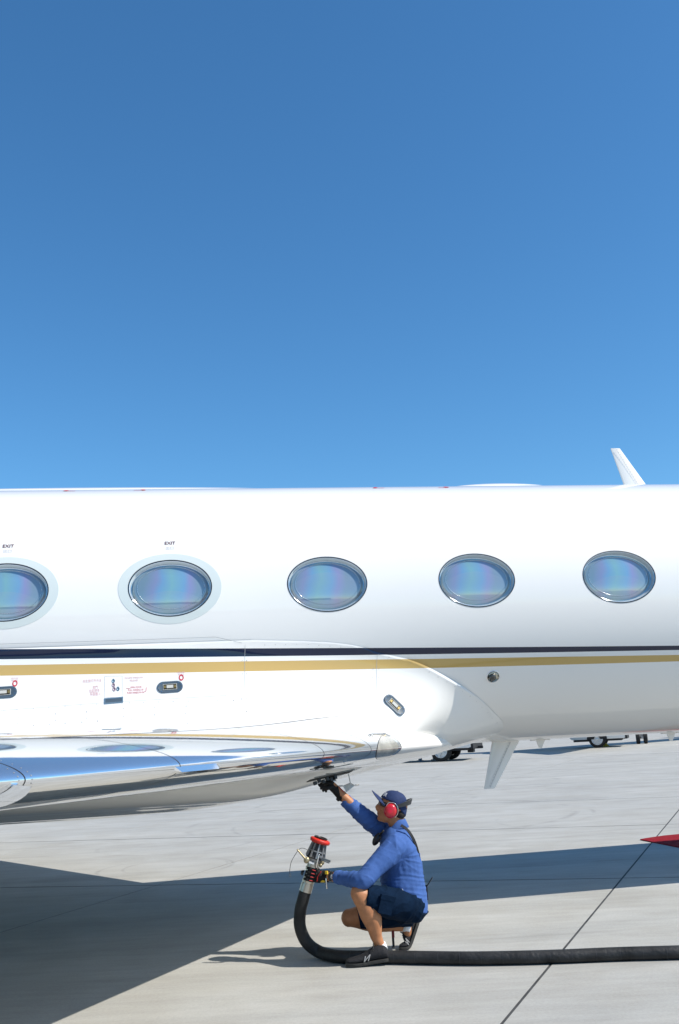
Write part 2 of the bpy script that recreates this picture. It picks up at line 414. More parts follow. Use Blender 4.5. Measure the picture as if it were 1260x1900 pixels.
# wing to body fairing
def fairing():
    v = []; f = []; nr = []
    phs = [-14-.95*k for k in range(80)]+[-90]
    phs = phs+[-180-p for p in reversed(phs[:-1])]
    K = 90; n = len(phs)
    def P(s, p):
        if p < -90: q = surf(s, -180-p); return Vector((q[0], -q[1], q[2]))
        return Vector(surf(s, p))
    for k in range(-1, K+1):
        for p in phs:
            pp = p if p >= -90 else -180-p; e = edge_s(pp)
            t = max(0, k)/K; s = e-1e-4-(e+9.)*t**1.5
            if k == -1: s = e+.002
            q = P(s, p)
            if k == -1: q = Vector(cyl(s, p, -.01))
            v.append(q)
            a = P(s+.01, p)-P(s-.01, p) if s < e-.02 else P(e-.01, p)-P(e-.03, p)
            b = P(min(s, e-.01), p+.5)-P(min(s, e-.01), p-.5)
            m_ = b.cross(a).normalized(); r_ = Vector((0, q.y, q.z-FZ))
            if m_.dot(r_) < 0: m_ = -m_
            nr.append(m_)
    for i in range(K+1):
        for j in range(n-1): f.append((i*n+j, (i+1)*n+j, (i+1)*n+j+1, i*n+j+1))
    me = mesh('wing_fairing', v, f, M_paint); me.normals_split_custom_set_from_vertices([tuple(x) for x in nr]); return me
part('wing_fairing', fairing(), jet)

# ---- decals, lines and fittings that lie on the skin: q = (along, up) in metres round a skin point
def on(s, ph, a=0., b=0., off=.0025):
    r = fair_r(s, ph); return Vector(surf(s+a, ph+math.degrees(b/r), off))
def disc(s, ph, r, off=.0025, n=14, ry=None):
    v = [on(s, ph, 0, 0, off)]+[on(s, ph, r*math.cos(2*math.pi*k/n), (ry or r)*math.sin(2*math.pi*k/n), off) for k in range(n)]
    return v, [(0, k+1, (k+1) % n+1) for k in range(n)]
def strip(pts, w_, off=.0022):
    """pts: list of (s, phi)"""
    v = []; f = []
    P = [Vector(surf(s, p, off)) for s, p in pts]; 
    for i, (s, p) in enumerate(pts):
        t = (P[min(i+1, len(P)-1)]-P[max(i-1, 0)]).normalized(); r = Vector((0, P[i].y, P[i].z-FZ)).normalized(); c_ = t.cross(r).normalized()*w_/2
        v += [P[i]+c_, P[i]-c_]
    for i in range(len(pts)-1): f.append((2*i, 2*i+1, 2*i+3, 2*i+2))
    return v, f
def seg(a, b, n=12): return [(a[0]+(b[0]-a[0])*k/n, a[1]+(b[1]-a[1])*k/n) for k in range(n+1)]
def poly(pts, n=8):
    o = []
    for a, b in zip(pts, pts[1:]): o += seg(a, b, n)[:-1]
    return o+[pts[-1]]
def text_part(name, txt, s, ph, size, mt, tilt=0., align='CENTER', off=.0025, parent=None, bold=0.):
    cu = bpy.data.curves.new('lettering', 'FONT'); cu.body = txt; cu.size = size; cu.align_x = align; cu.align_y = 'CENTER'; cu.resolution_u = 2; cu.space_line = 1.0; cu.offset = bold
    o = link(bpy.data.objects.new('lettering', cu)); me = evald(o); C.objects.unlink(o); bpy.data.objects.remove(o)
    ca, sa_ = math.cos(tilt), math.sin(tilt)
    for q in me.vertices:
        x, y = q.co.x*ca-q.co.y*sa_, q.co.x*sa_+q.co.y*ca; q.co = on(s, ph, x, y, off)
    me.materials.clear(); me.materials.append(mt)
    return part(name, me, parent or jet)

# ---- cabin windows
def wellipse(a, b, off, n=64, s=0., lens=0.):
    out = []
    for k in range(n):
        q = 2*math.pi*k/n; x, y = a*math.cos(q), b*math.sin(q); p = R_(WPH)+y/FR; r = FR+off
        out.append(Vector((s+x, -r*math.cos(p), FZ+r*math.sin(p))))
    return out
def bridge(mb, *rings): return mb.rings(list(rings), cap=False)
def window_meshes():
    org = Vector((0, -FR*math.cos(R_(WPH)), FZ+FR*math.sin(R_(WPH))))
    w_ = MB(); bridge(w_, wellipse(WA+.001, WB+.001, -.003), wellipse(WA+.0005, WB+.0005, .0025), wellipse(WA-.006, WB-.006, .0025), wellipse(WA-.006, WB-.006, -.006))
    r_ = MB(); bridge(r_, wellipse(WA-.005, WB-.005, -.004), wellipse(WA-.009, WB-.009, -.012), wellipse(WA-.014, WB-.014, -.046), wellipse(WA-.018, WB-.018, -.050), wellipse(.2, .14, -.056))
    g_ = MB(); bridge(g_, wellipse(WA-.014, WB-.014, -.0495), wellipse(WA-.017, WB-.017, -.043), wellipse(WA-.021, WB-.021, -.043), wellipse(WA-.024, WB-.024, -.048))
    t_ = MB(); bridge(t_, wellipse(WA-.006, WB-.006, -.0035), wellipse(WA-.0075, WB-.0075, -.001), wellipse(WA-.010, WB-.010, -.0045))
    p_ = MB(); rs = [wellipse((WA-.02)*k, (WB-.02)*k, -.046+.014*(1-k*k)) for k in (1, .9, .8, .65, .5, .35, .2, .05)]
    p_.rings(rs, cap=True)
    s_ = MB(); bridge(s_, wellipse(WA+.001, WB+.001, .0018), wellipse(WA+.03, WB+.03, .0018), wellipse(.400, .286, .0018), wellipse(.402, .288, -.001))
    i_ = MB(); i_.tube([q+Vector((.006, 0, .010)) for q in wellipse(.262, .176, -.0395)]+[wellipse(.262, .176, -.0395)[0]+Vector((.006, 0, .010))], .0012, 6, Vector((0, 1, 0)))
    o_ = []
    for nme, mb, mt in (('window', w_, M_seal), ('reveal', r_, M_reveal), ('gasket', g_, M_chrome), ('trim_ring', t_, M_chrome), ('pane', p_, M_pane), ('surround', s_, M_ring), ('inner_ring', i_, M_chrome)):
        me = mb.me(nme, mt, True, org)
        if nme in ('surround', 'window'): autosmooth(me, 25)
        o_.append(me)
    return o_, org
WM, worg = window_meshes()
for q in WM[4].polygons: pass
for i in range(-3, 7):
    o = part('window', WM[0], jet); o.location = worg+Vector((WS0+WDS*i, 0, 0))
    part('reveal', WM[1], o); part('gasket', WM[2], o); part('trim_ring', WM[3], o); part('pane', WM[4], o)
    part('inner_ring', WM[6], o)
    if i in (0, 1): part('surround', WM[5], o)
for i, px_ in ((0, 0), (1, 0)):
    s = WS0+WDS*i
    text_part('lettering', 'EXIT', s, WPH+18.6, .042, M_darkprint, bold=.0006)
    text_part('lettering', '出口', s, WPH+16.3, .034, M_palegrey)

# ---- print below the stripe
def cl(pts): return pts
text_part('lettering', '逃生窗打开方法', *(-2.1629,-24.993), .0200, M_palered)
text_part('lettering', '拔門', *(-2.1375,-26.635), .0200, M_palered)
text_part('lettering', '拉起把手，', *(-2.1324,-27.434), .0200, M_palered)
text_part('lettering', '将窗推入', *(-2.1356,-28.176), .0200, M_palered)
text_part('lettering', 'ESCAPE WINDOW\nRELEASE', *(-1.8531,-24.958), .0165, M_palered)
text_part('lettering', 'OPEN DOOR\nPULL HANDLE UP\nPUSH WINDOW IN', *(-1.8379,-27.598), .0148, M_redprint)
a_ = MB(); a_.add(*strip(poly([(-1.9101,-27.177), (-1.8821,-27.202)], 3), .004)); part('arrow', a_.me('arrow', M_redprint), jet)
a_ = MB(); a_.add(*strip(poly([(-1.7598,-27.088), (-1.7615,-28.011), (-1.7736,-28.059)], 3), .004)); part('arrow', a_.me('arrow', M_redprint), jet)
for (s, p), (ts, tp_) in (((-1.496,-25.007), (-1.4977,-23.945)), ((-2.7245,-24.813), (-2.7287,-23.769))):
    b = MB(); n = 18
    o1 = [on(s, p, .019*math.cos(2*math.pi*k/n), .019*math.sin(2*math.pi*k/n), .003) for k in range(n)]
    o2 = [on(s, p, .011*math.cos(2*math.pi*k/n), .011*math.sin(2*math.pi*k/n), .003) for k in range(n)]
    b.rings([o1, o2], cap=False); part('red_ring', b.me('red_ring', M_redprint), jet)
    text_part('lettering', 'GROUND\nSERVICE', ts, tp_, .013, M_palered)
# escape hatch release door with its fasteners and vent
h_ = MB()
c4 = [(-2.072,-23.953), (-1.9398,-24.023), (-1.9366,-29.047), (-2.0653,-28.972)]
for a, b in zip(c4, c4[1:]+c4[:1]): h_.add(*strip(seg(a, b, 6), .002))
part('release_door_outline', h_.me('release_door_outline', M_greyline), jet)
for (s, p), mt in (((-2.0053,-25.195), M_dotblue), ((-2.0039,-26.229), M_dotmauve), ((-1.998,-27.201), M_dotmauve), ((-1.9699,-27.163), M_dotblue)):
    b = MB(); n = 14
    b.rings([[on(s, p, r*math.cos(2*math.pi*k/n), r*math.sin(2*math.pi*k/n), o_) for k in range(n)] for r, o_ in ((.0125, 0), (.0125, .003), (.008, .004), (.008, .001))])
    part('fastener', b.me('fastener', mt), jet)
b = MB(); s, p = (-1.9995,-29.581)
def slab_on(mb, s, p, a0, a1, b0, b1, o0, o1, tilt=0.):
    ct, st = math.cos(tilt), math.sin(tilt)
    def q(a, b_, o_): return on(s, p, a*ct-b_*st, a*st+b_*ct, o_)
    v = [q(a, b_, o_) for o_ in (o0, o1) for a, b_ in ((a0, b0), (a1, b0), (a1, b1), (a0, b1))]
    mb.add(v, [(0, 1, 2, 3), (4, 7, 6, 5), (0, 4, 5, 1), (1, 5, 6, 2), (2, 6, 7, 3), (3, 7, 4, 0)])
for a0, a1, b0, b1 in ((-.07, .07, .009, .014), (-.07, .07, -.014, -.009), (-.07, -.06, -.009, .009), (.06, .07, -.009, .009)): slab_on(b, s, p, a0, a1, b0, b1, 0, .005, .03)
vent = part('vent', b.me('vent', M_dotblue, False), jet)
b = MB(); slab_on(b, s, p, -.06, .06, -.009, .009, 0, .002, .03); part('vent_grille', b.me('vent_grille', M_plate, False), vent)

# ---- pill shaped light fittings
def pill(s, p, L_, W_, tilt):
    P0 = Vector(surf(s, p)); ea = (Vector(surf(s+.05, p))-Vector(surf(s-.05, p))).normalized(); eb = Vector(surf(s, p+2))-Vector(surf(s, p-2)); eb = (eb-ea*eb.dot(ea)).normalized()
    en = eb.cross(ea); en = -en if en.y > 0 else en
    ux = ea*math.cos(tilt)+eb*math.sin(tilt); uy = eb*math.cos(tilt)-ea*math.sin(tilt); P0 = P0+en*.004
    def stad(l_, w_, o_, n=10):
        out = []
        for side in (1, -1):
            for k in range(n+1):
                q = -math.pi/2+math.pi*k/n+(0 if side == 1 else math.pi)
                out.append(P0+ux*(side*(l_/2-w_/2)+w_/2*math.cos(q))+uy*(w_/2*math.sin(q))+en*o_)
        return out
    def bx(mb, a0, a1, b0, b1, o0, o1): mb.box(P0+ux*(a0+a1)/2+uy*(b0+b1)/2+en*(o0+o1)/2, ((a1-a0)/2, (b1-b0)/2, (o1-o0)/2), (ux, uy, en))
    b = MB(); b.rings([stad(L_, W_, -.03), stad(L_, W_, .002), stad(L_-.012, W_-.012, .004), stad(L_-.02, W_-.02, .0025)]); o = part('inspection_light', autosmooth(b.me('inspection_light', M_plate)), jet)
    b = MB(); bx(b, -L_*.27, L_*.27, -W_*.25, W_*.25, .0, .0055); part('light_frame', b.me('light_frame', M_lamp, False), o)
    b = MB(); bx(b, -L_*.25, L_*.25, -W_*.215, W_*.215, .001, .0065); part('light_holder', b.me('light_holder', M_lampdark, False), o)
    b = MB(); bx(b, -L_*.13, L_*.13, -W_*.13, W_*.13, .002, .011)
    b2 = MB()
    part('lamp', b.me('lamp', M_lamp, False), o)
    for q in (-1, 1): b = MB(); bx(b, q*L_*.20-.008, q*L_*.20+.008, -.010, .010, .002, .009); part('lamp_clip', b.me('lamp_clip', M_brassy, False), o)
    b = MB()
    for q in range(8):
        x = (L_/2-W_/2)*(1 if math.cos(q*math.pi/4+.39) > 0 else -1)+W_*.38*math.cos(q*math.pi/4+.39); y = W_*.38*math.sin(q*math.pi/4+.39)
        b.add([P0+ux*(x+.0035*math.cos(k*1.047))+uy*(y+.0035*math.sin(k*1.047))+en*.0045 for k in range(6)], [tuple(range(6))])
    q = part('screws', b.me('screws', M_chrome), o); q['kind'] = 'stuff'
M_brassy = mat('lamp_clip', (.30, .22, .08), .4, .6)
pill(*(-1.582,-27.313), .195, .092, .03)
pill(*(-2.8022,-26.978), .195, .092, .03)
pill(*(0.1651,-35.519), .20, .095, R_(-63))

# ---- round port with ball
s, p = (1.0475,-32.723)
b = MB(); n = 24
def circ(r, o_): return [on(s, p, r*math.cos(2*math.pi*k/n), r*math.sin(2*math.pi*k/n), o_) for k in range(n)]
b.rings([circ(.056, -.001), circ(.056, .003), circ(.051, .004), circ(.050, .002)], cap=False); port = part('round_port', b.me('round_port', M_chrome), jet)
b = MB(); b.rings([circ(.0515, .0015), circ(.03, .0012), circ(.004, .001)]); part('port_dish', b.me('port_dish', mat('port_dish', (.62, .58, .46), .2, .6)), port)
b = MB(); c_ = on(s, p, -.008, -.002, .012); rr = Vector((0, c_.y, c_.z-FZ)).normalized(); ax = rr.orthogonal().normalized()
b.ell(c_, (ax*.033, rr.cross(ax)*.033, rr*.02)); part('port_ball', b.me('port_ball', mat('dark_ball', (.05, .05, .045), .15, .2, .6)), port)

# ---- panel lines and rivets on skin and fairing
def pline(pts, w_=.0022): b = MB(); b.add(*strip(poly(pts, 10), w_)); part('panel_line', b.me('panel_line', M_greyline), jet)
pline([(-0.998,-15.592), (-1.0101,-25.214), (-1.032,-33.599)]); pline([(0.0601,-21.196), (0.0422,-29.506), (0.0043,-38.19)]); pline([(-1.9398,-24.023), (-1.934,-33.705)])
pline([(-2.8466,-12.384), (-2.0511,-12.528), (-1.2279,-12.468), (-1.023,-14.974)], .003)
pline([(-2.8068,-30.568), (-2.0421,-29.936), (-1.1578,-29.595)], .002)
b = MB(); b.add(*strip(poly([(-2.0236,-33.732), (-1.644,-33.676), (-1.2459,-33.682), (-0.8407,-33.854), (-0.4876,-34.688)], 10), .011, .004)); part('wing_seal', b.me('wing_seal', M_seal), jet)
rv = MB()
def rivets(pts, step, r=.0042):
    P = poly(pts, 40); acc = 0; last = Vector(surf(*P[0]))
    for s_, p_ in P:
        q = Vector(surf(s_, p_)); acc += (q-last).length; last = q
        if acc > step: acc = 0; rv.add(*disc(s_+random.uniform(-.004, .004), p_, .72*r*random.uniform(.7, 1.2), .003, 6))
rivets([(-2.8076,-30.509), (-2.0418,-30.136), (-1.1591,-30.421), (-0.41,-32.566)], .11); rivets([(-2.7931,-33.224), (-2.0368,-32.905), (-1.1637,-32.879), (-0.5256,-33.871)], .11)
rivets([(-0.9813,-16.429), (-1.0151,-33.4)], .1); rivets([(-1.0152,-16.355), (-1.0474,-33.391)], .1); rivets([(0.0324,-22.715), (-0.0236,-37.371)], .07); rivets([(0.0857,-22.83), (0.0295,-37.661)], .07)
rivets([(-0.9345,-15.927), (-0.5504,-16.161), (-0.1596,-18.314)], .08)
rivets([(-2.6804,-30.704), (-2.6754,-33.422)], .05); rivets([(-2.416,-30.412), (-2.4136,-33.24)], .05); rivets([(-2.1947,-30.292), (-2.1918,-33.135)], .05); rivets([(-1.9238,-29.776), (-1.9231,-33.383)], .06); rivets([(-1.6967,-29.811), (-1.6994,-33.15)], .06); rivets([(-1.4634,-29.875), (-1.4692,-33.021)], .06)
rivets([(-0.5256,-33.871), (-0.2548,-35.71), (-0.0024,-38.596), (0.1559,-42.255)], .08)
ed = [(edge_s(-20-k)-.05, -20-k) for k in range(0, 62, 2)]; rivets(ed, .09)
rivets([(-2.8115,-51.986), (-2.2364,-51.1), (-1.726,-47.318), (-1.1805,-44.825)], .07, .006) if False else None
rivets([(-5.5+k*.5, -80) for k in range(12)], .085, .007); rivets([(-5.5+k*.5, -76) for k in range(12)], .085, .006)
part('rivets', rv.me('rivets', M_rivet), jet, kind='stuff')

# ---- red corner marks on the roof
cm = []
def corner(s, p, d):
    b = MB(); b.add(*strip(seg((s, p), (s+d*.095, p-.15), 3), .012, .003)); b.add(*strip(seg((s+d*.0, p+.0), (s+d*.03, p+2.2), 3), .03, .0035))
    part('red_corner_mark', b.me('red_corner_mark', M_redprint), jet)
for (s, p), d in (((-2.4781,68.087), 1), ((-1.7928,68.135), -1), ((0.248,67.906), 1), ((0.9409,67.31), -1)): corner(s, p, d)

# ---- low domes along the roof
def dome(name, s0_, s1_, hw, h):
    b = MB(); rs = []; n = 40
    for k in range(n+1):
        t = k/n; s = s0_+(s1_-s0_)*t; e = max(1e-3, math.sin(math.pi*t))**.42; wv = hw*e; hh = h*e
        rs.append([Vector((s, y*wv, FZ+math.sqrt(FR**2-(y*wv)**2)-.004+hh*max(0, 1-abs(y)**2.4)**.7)) for y in [-1+2*j/24 for j in range(25)]])
    v = [p_ for r in rs for p_ in r]; f_ = [(i*25+j, i*25+j+1, (i+1)*25+j+1, (i+1)*25+j) for i in range(n) for j in range(24)]
    b.add(v, f_); part(name, b.me(name, M_white), jet)
dome('antenna_fairing', 1.02, 2.12, .20, .05)
dome('antenna_fairing', -4.625, -0.31, .26, .04)

# ---- blade antennas
def blade(name, xr0, xr1, xt0, xt1, z0, z1, th, y=0.):
    """root chord xr0..xr1 (aft..fore) at z0, tip chord xt0..xt1 at z1"""
    b = MB(); rs = []
    for k in range(9):
        t = k/8; a = xr0+(xt0-xr0)*t; c_ = xr1+(xt1-xr1)*t; z = z0+(z1-z0)*t; ring = []
        tt = th*(1-.55*t)
        for j in range(24):
            q = 2*math.pi*j/24; u = .5+.5*math.cos(q); x = a+(c_-a)*u
            ring.append(Vector((x, y+math.copysign(abs(math.sin(q))**.8, math.sin(q))*tt*(.4+.6*math.sin(math.pi*min(1, u*.9+.1)))*.5, z)))
        rs.append(ring)
    b.rings(rs); return autosmooth(b.me(name, M_white), 50)
bt_ = (2.893, 3.152, 2.78, 2.88, 3.69, 4.128)
bl_ = (1.31, 1.579, 1.197, 1.299, 1.34, 0.916)
u_ = part('blade_antenna', blade('blade_antenna', *bt_, .03), jet, label='white swept blade antenna on the roof')
l_ = part('blade_antenna', blade('blade_antenna', *bl_, .035), jet, label='grey white swept blade antenna under the belly')
def lineon(parent, x0, z0, x1, z1, yy, wd=.004, r=False):
    b = MB(); a = Vector((x0, yy, z0)); c_ = Vector((x1, yy, z1)); d = (c_-a).normalized(); nrm_ = Vector((d.z, 0, -d.x))*wd/2
    b.add([a+nrm_, a-nrm_, c_-nrm_, c_+nrm_], [(0, 1, 2, 3)])
    if r:
        for k in range(16):
            c0 = a+(c_-a)*((k+.5)/16)+nrm_*4; b.add([c0+Vector((.004*math.cos(q*1.047), -.0006, .004*math.sin(q*1.047))) for q in range(6)], [tuple(range(6))])
    part('seam', b.me('seam', M_greyline), parent)
xr0, xr1, xt0, xt1, z0, z1 = bl_; lineon(l_, xr0+(xr1-xr0)*.62, z0-.02, xt0+(xt1-xt0)*.5, z1+.01, -.021, .004, True)
xr0, xr1, xt0, xt1, z0, z1 = bt_; lineon(u_, xr0+(xr1-xr0)*.55, z0+.02, xt0+(xt1-xt0)*.5, z1-.01, -.0185, .004, True)
# little drain masts under the belly and the root plates
for x in (1.759, 3.053):
    b = MB(); zb = FZ-FR
    b.add([Vector((x-.03, -.008, zb+.004)), Vector((x+.06, -.008, zb+.004)), Vector((x+.06, .008, zb+.004)), Vector((x-.03, .008, zb+.004)), Vector((x-.005, -.005, zb-.075)), Vector((x+.02, -.005, zb-.08)), Vector((x+.02, .005, zb-.08)), Vector((x-.005, .005, zb-.075))], [(0, 1, 2, 3), (4, 7, 6, 5), (0, 4, 5, 1), (1, 5, 6, 2), (2, 6, 7, 3), (3, 7, 4, 0)])
    b.box((x+.01, 0, zb-.002), (.09, .022, .005)); part('drain_mast', b.me('drain_mast', M_white, False), jet)

# ================================================================== wings
def xle(y): return .117+.641*(y+1.59)
def chord(y): t = (-1.5-y)/12.; return 4.55*(1-t)+1.5*t
def zle(y): return 1.365+.010*(-1.5-y)
TC = .100; INC = R_(1.6)
def afoil(u):
    """u in -1..1: -1 lower trailing edge, 0 nose, 1 upper trailing edge -> (x/c, z/c)"""
    x = u*u; yt = 5*TC*(.215*math.sqrt(x)+.03*x-.43*x*x+.2843*x**3-.1036*x**4)
    m_, p_ = .014, .4
    yc = m_/p_**2*(2*p_*x-x*x) if x < p_ else m_/(1-p_)**2*((1-2*p_)+2*p_*x-x*x)
    return x, yc+(yt if u > 0 else -yt)
def wpt(y, u, off=0., side=-1):
    sh_ = 0. if side == -1 else -.7  # unseen far wing, shifted aft only to place its shadow
    x, z = afoil(u); c_ = chord(y)
    # swollen nose close to the root
    X = -x*c_; Z = z*c_
    if u > 0: Z *= 1+.28*math.exp(-((y+1.2)/1.1)**2)
    Z2 = Z*math.cos(INC)+X*math.sin(INC); X2 = X*math.cos(INC)-Z*math.sin(INC)
    if off:
        x2, z2 = afoil(u+1e-3); x1, z1 = afoil(u-1e-3); d = Vector((-(x2-x1), 0, (z2-z1))).normalized(); nn = Vector((d.z, 0, -d.x))
        if nn.dot(Vector((.5 if abs(u) < .3 else 0, 0, 1 if u > 0 else -1))) < 0: nn = -nn
        X2 += nn.x*off; Z2 += nn.z*off
    return Vector((xle(y)+X2+sh_, y*(-side), zle(y)+Z2))
UPM, LOM = .36, -.26   # metal leading edge limits
def wing_me(name, us, ys_, mt, side, cap=True):
    v = []; f = []
    for y in ys_:
        for u in us: v.append(wpt(y, u, 0, side))
    n = len(us)
    for i in range(len(ys_)-1):
        for j in range(n-1): f.append((i*n+j, (i+1)*n+j, (i+1)*n+j+1, i*n+j+1))
    if cap: f.append(tuple((len(ys_)-1)*n+j for j in range(n)))
    me = mesh(name, v, f, mt); fixnormals(me)
    return autosmooth(me, 60) if cap else me
ysp = [-.5-.13*k for k in range(50)]+[-7-.65*k for k in range(1, 11)]
ysp = [y for y in ysp if y > -13.5]+[-13.5]
for side in (-1, 1):
    up = [UPM+(1-UPM)*k/36 for k in range(37)]; lo = [-1+(1+LOM)*k/36 for k in range(37)]
    wing_root = link(bpy.data.objects.new('wing', wing_me('wing', up, ysp, M_white, side, False))); wing_root.parent = jet
    part('wing_underside', wing_me('wing_underside', lo, ysp, M_white, side, False), wing_root)
    ms = [LOM+(UPM-LOM)*k/44 for k in range(45)]
    yin = [y for y in ysp if y > -1.6]+[-1.6]; yout = [-1.6]+[y for y in ysp if y < -1.6]
    part('leading_edge', wing_me('leading_edge', ms, yout, M_metal, side, False), wing_root)
    part('root_fillet', wing_me('root_fillet', ms, yin, M_white, side, False), wing_root)
    # closing rib at the tip
    tipm = mesh('wing_tip', [wpt(-13.5, -1+2*k/60, 0, side) for k in range(61)], [tuple(range(61))], M_white, False); part('wing_tip', tipm, wing_root)
    if side == -1: wing = wing_root
def band(y0, y1, u0, u1, off, n=14, m_=24):
    v = [wpt(y0+(y1-y0)*i/n, u0+(u1-u0)*j/m_, off) for i in range(n+1) for j in range(m_+1)]
    return v, [(i*(m_+1)+j, (i+1)*(m_+1)+j, (i+1)*(m_+1)+j+1, i*(m_+1)+j+1) for i in range(n) for j in range(m_)]
b = MB()
for y in (-4.98, -5.2, -4.1, -2.75, -2.1, -1.6): b.add(*band(y, y-.0045, LOM, UPM, .0012, 1))
b.add(*band(-1.3, -9, UPM-.002, UPM+.001, .0012, 60, 1)); b.add(*band(-1.3, -9, LOM-.001, LOM+.001, .0012, 60, 1))
o = part('panel_joints', b.me('panel_joints', M_seal), wing); o['kind'] = 'stuff'
b = MB()
for y0 in (-4.98, -5.2):
    for sgn in (1, -1):
        for k in range(-6, 9):
            u = k*.035; c_ = wpt(y0+sgn*.03, u, .0016); e1 = (wpt(y0+sgn*.03, u+.01)-wpt(y0+sgn*.03, u-.01)).normalized(); e2 = Vector((xle(-1)-xle(0), -1, 0)).normalized()
            b.add([c_+(e1*math.cos(q*1.047)+e2*math.sin(q*1.047))*.0032 for q in range(6)], [tuple(range(6))])
for k in range(70):
    for u, dy in ((UPM+.008, 0), (LOM-.012, 0)):
        y0 = -1.6-k*.08; c_ = wpt(y0, u, .0014); e1 = (wpt(y0, u+.01)-wpt(y0, u-.01)).normalized(); e2 = Vector((xle(-1)-xle(0), -1, 0)).normalized()
        b.add([c_+(e1*math.cos(q*1.047)+e2*math.sin(q*1.047))*.0032 for q in range(6)], [tuple(range(6))])
part('wing_rivets', b.me('wing_rivets', M_rivet), wing, kind='stuff')
# landing light behind its curved cover in the wing root
def crescent(y0, y1, ua, ub, off):
    v = []; f_ = []; n, m_ = 12, 24
    for i in range(n+1):
        for j in range(m_+1):
            t = j/m_; k = math.sin(math.pi*t)**.6; yc = y0+(y1-y0)*(i/n)*k-.30*(1-k)*.0
            v.append(wpt(yc, ua+(ub-ua)*t, off))
    for i in range(n):
        for j in range(m_): f_.append((i*(m_+1)+j, (i+1)*(m_+1)+j, (i+1)*(m_+1)+j+1, i*(m_+1)+j+1))
    return v, f_
b = MB(); b.add(*crescent(-1.655, -2.020, -.177, .145, .0016)); part('landing_light', b.me('landing_light', M_seal), wing)
b = MB(); b.add(*crescent(-1.661, -2.015, -.172, .14, .0032)); ll = part('light_cover', b.me('light_cover', M_lens), wing)
# stall strip: a small wedge along the nose
b = MB(); rs = []
for k in range(13):
    y = -3.80-.34*k/12; a = wpt(y, -.075, 0); c_ = wpt(y, .0, 0); o_ = wpt(y, -.035, .022 if 0 < k < 12 else .004); rs.append([a, o_, c_, (a+c_)/2-Vector((.02, 0, 0))])
b.rings(rs); part('stall_strip', b.me('stall_strip', M_metal, False), wing)
# small fence under the leading edge
b = MB(); y = -5.02; rs = []
for k in range(15):
    t = k/14; u = -.04-.30*t; hgt = .036*math.sin(math.pi*min(1, t*1.25+.05))**.8*(1-t*.55)+.003
    base = wpt(y, u, -.003); tip_ = wpt(y, u, hgt); tip_.x += .05*(1-t); w_ = .016*(1-t*.5)
    e2 = Vector((0, w_, 0)); rs.append([base+e2, (base+tip_)/2+e2*.9, tip_+e2*.35, tip_-e2*.35, (base+tip_)/2-e2*.9, base-e2])
b.rings(rs); part('wing_fence', autosmooth(b.me('wing_fence', M_metal)), wing)

# ---- open fuelling point under the wing root
def lw(p): return Vector(p)
fp = (-0.4806,-1.7984,1.1632)
pnl = MB(); fv = Vector(fp)
ax = (Vector((.93, .30, .12)).normalized(),); a0 = ax[0]; a2 = Vector((.0, .25, .97)); a2 = (a2-a0*a2.dot(a0)).normalized(); a1 = a2.cross(a0)
pnl.box(fv+Vector((.02, .02, .030)), (.17, .035, .003), (a0, a1, a2)); adapter = part('fuel_panel', pnl.me('fuel_panel', mat('panel_dark', (.05, .05, .048), .8, 0), False), jet)
b = MB(); b.box(fv+Vector((.05, -.02, .05)), (.16, .004, .004), (a0, a1, a2)); part('panel_hinge', b.me('panel_hinge', mat('hinge_grey', (.2, .2, .19), .6, .3), False), adapter)
b = MB()
for k in range(6): b.box(fv+a0*(-.10+.032*k)+Vector((0, -.01, .004+.01*(k % 2))), (.010, .012, .012), (a0, a1, a2))
part('panel_switch', b.me('panel_switch', mat('switch_black', (.02, .02, .02), .4), False), adapter)
b = MB(); b.lathe(fv+Vector((.03, .04, .05)), fv+Vector((.03, .04, -.02)), [(0, .035), (.05, .035), (.052, .04), (.06, .04), (.062, .028), (.03, .026)]); part('fuel_adapter', b.me('fuel_adapter', M_chrome), adapter)
p0, p1, p2, p3 = [Vector(x) for x in ((-0.3784,-1.8254,1.1257), (-0.3248,-1.8343,1.1452), (-0.2838,-1.7904,1.1223), (-0.3543,-1.8294,1.0805))]
b = MB(); tn = Vector((0, .006, 0)); b.add([p0, p1, p2, p3, p0+tn, p1+tn, p2+tn, p3+tn], [(0, 1, 2, 3), (7, 6, 5, 4), (0, 4, 5, 1), (1, 5, 6, 2), (2, 6, 7, 3), (3, 7, 4, 0)])
b.tube([p1+Vector((0, 0, .0)), p1+Vector((-.01, 0, .06))], .004, 6); b.tube([p0, p0+Vector((-.03, 0, .0))], .005, 6); b.tube([p2, p2+Vector((.03, 0, .003))], .005, 6)
part('access_door', b.me('access_door', mat('door_grey', (.42, .41, .38), .5), False), adapter)

# ================================================================== the man crouching under the wing root
M_skin = mat('tanned_skin', (.40, .172, .080), .48, 0, 0, .4, bump=.15, bscale=60, vary=.14, vscale=28)
M_shirt = mat('royal_blue_shirt', (.046, .105, .30), .8, 0, 0, .25, bump=.12, bscale=60, vary=.10, vscale=14)
M_shorts = mat('navy_shorts', (.0035, .012, .030), .9, 0, 0, .08, bump=.4, bscale=34, vary=.2, vscale=14)
M_cap = mat('navy_cap', (.018, .033, .095), .75, 0, 0, .25, bump=.3, bscale=60, vary=.12, vscale=20)
M_glove = mat('black_glove', (.010, .010, .011), .7, 0, 0, .3, bump=.5, bscale=70)
M_glovered = mat('red_glove_trim', (.42, .02, .02), .6)
M_yellow = mat('yellow_patch', (.65, .45, .03), .6)
M_red = mat('red_shell', (.50, .012, .022), .28, 0, .5)
M_black = mat('black_plastic', (.015, .015, .016), .35)
M_shoe = mat('black_mesh_shoe', (.018, .018, .021), .75, 0, 0, .3, bump=.6, bscale=130)
M_sole = mat('worn_black_sole', (.035, .034, .032), .8, bump=.4, bscale=40)
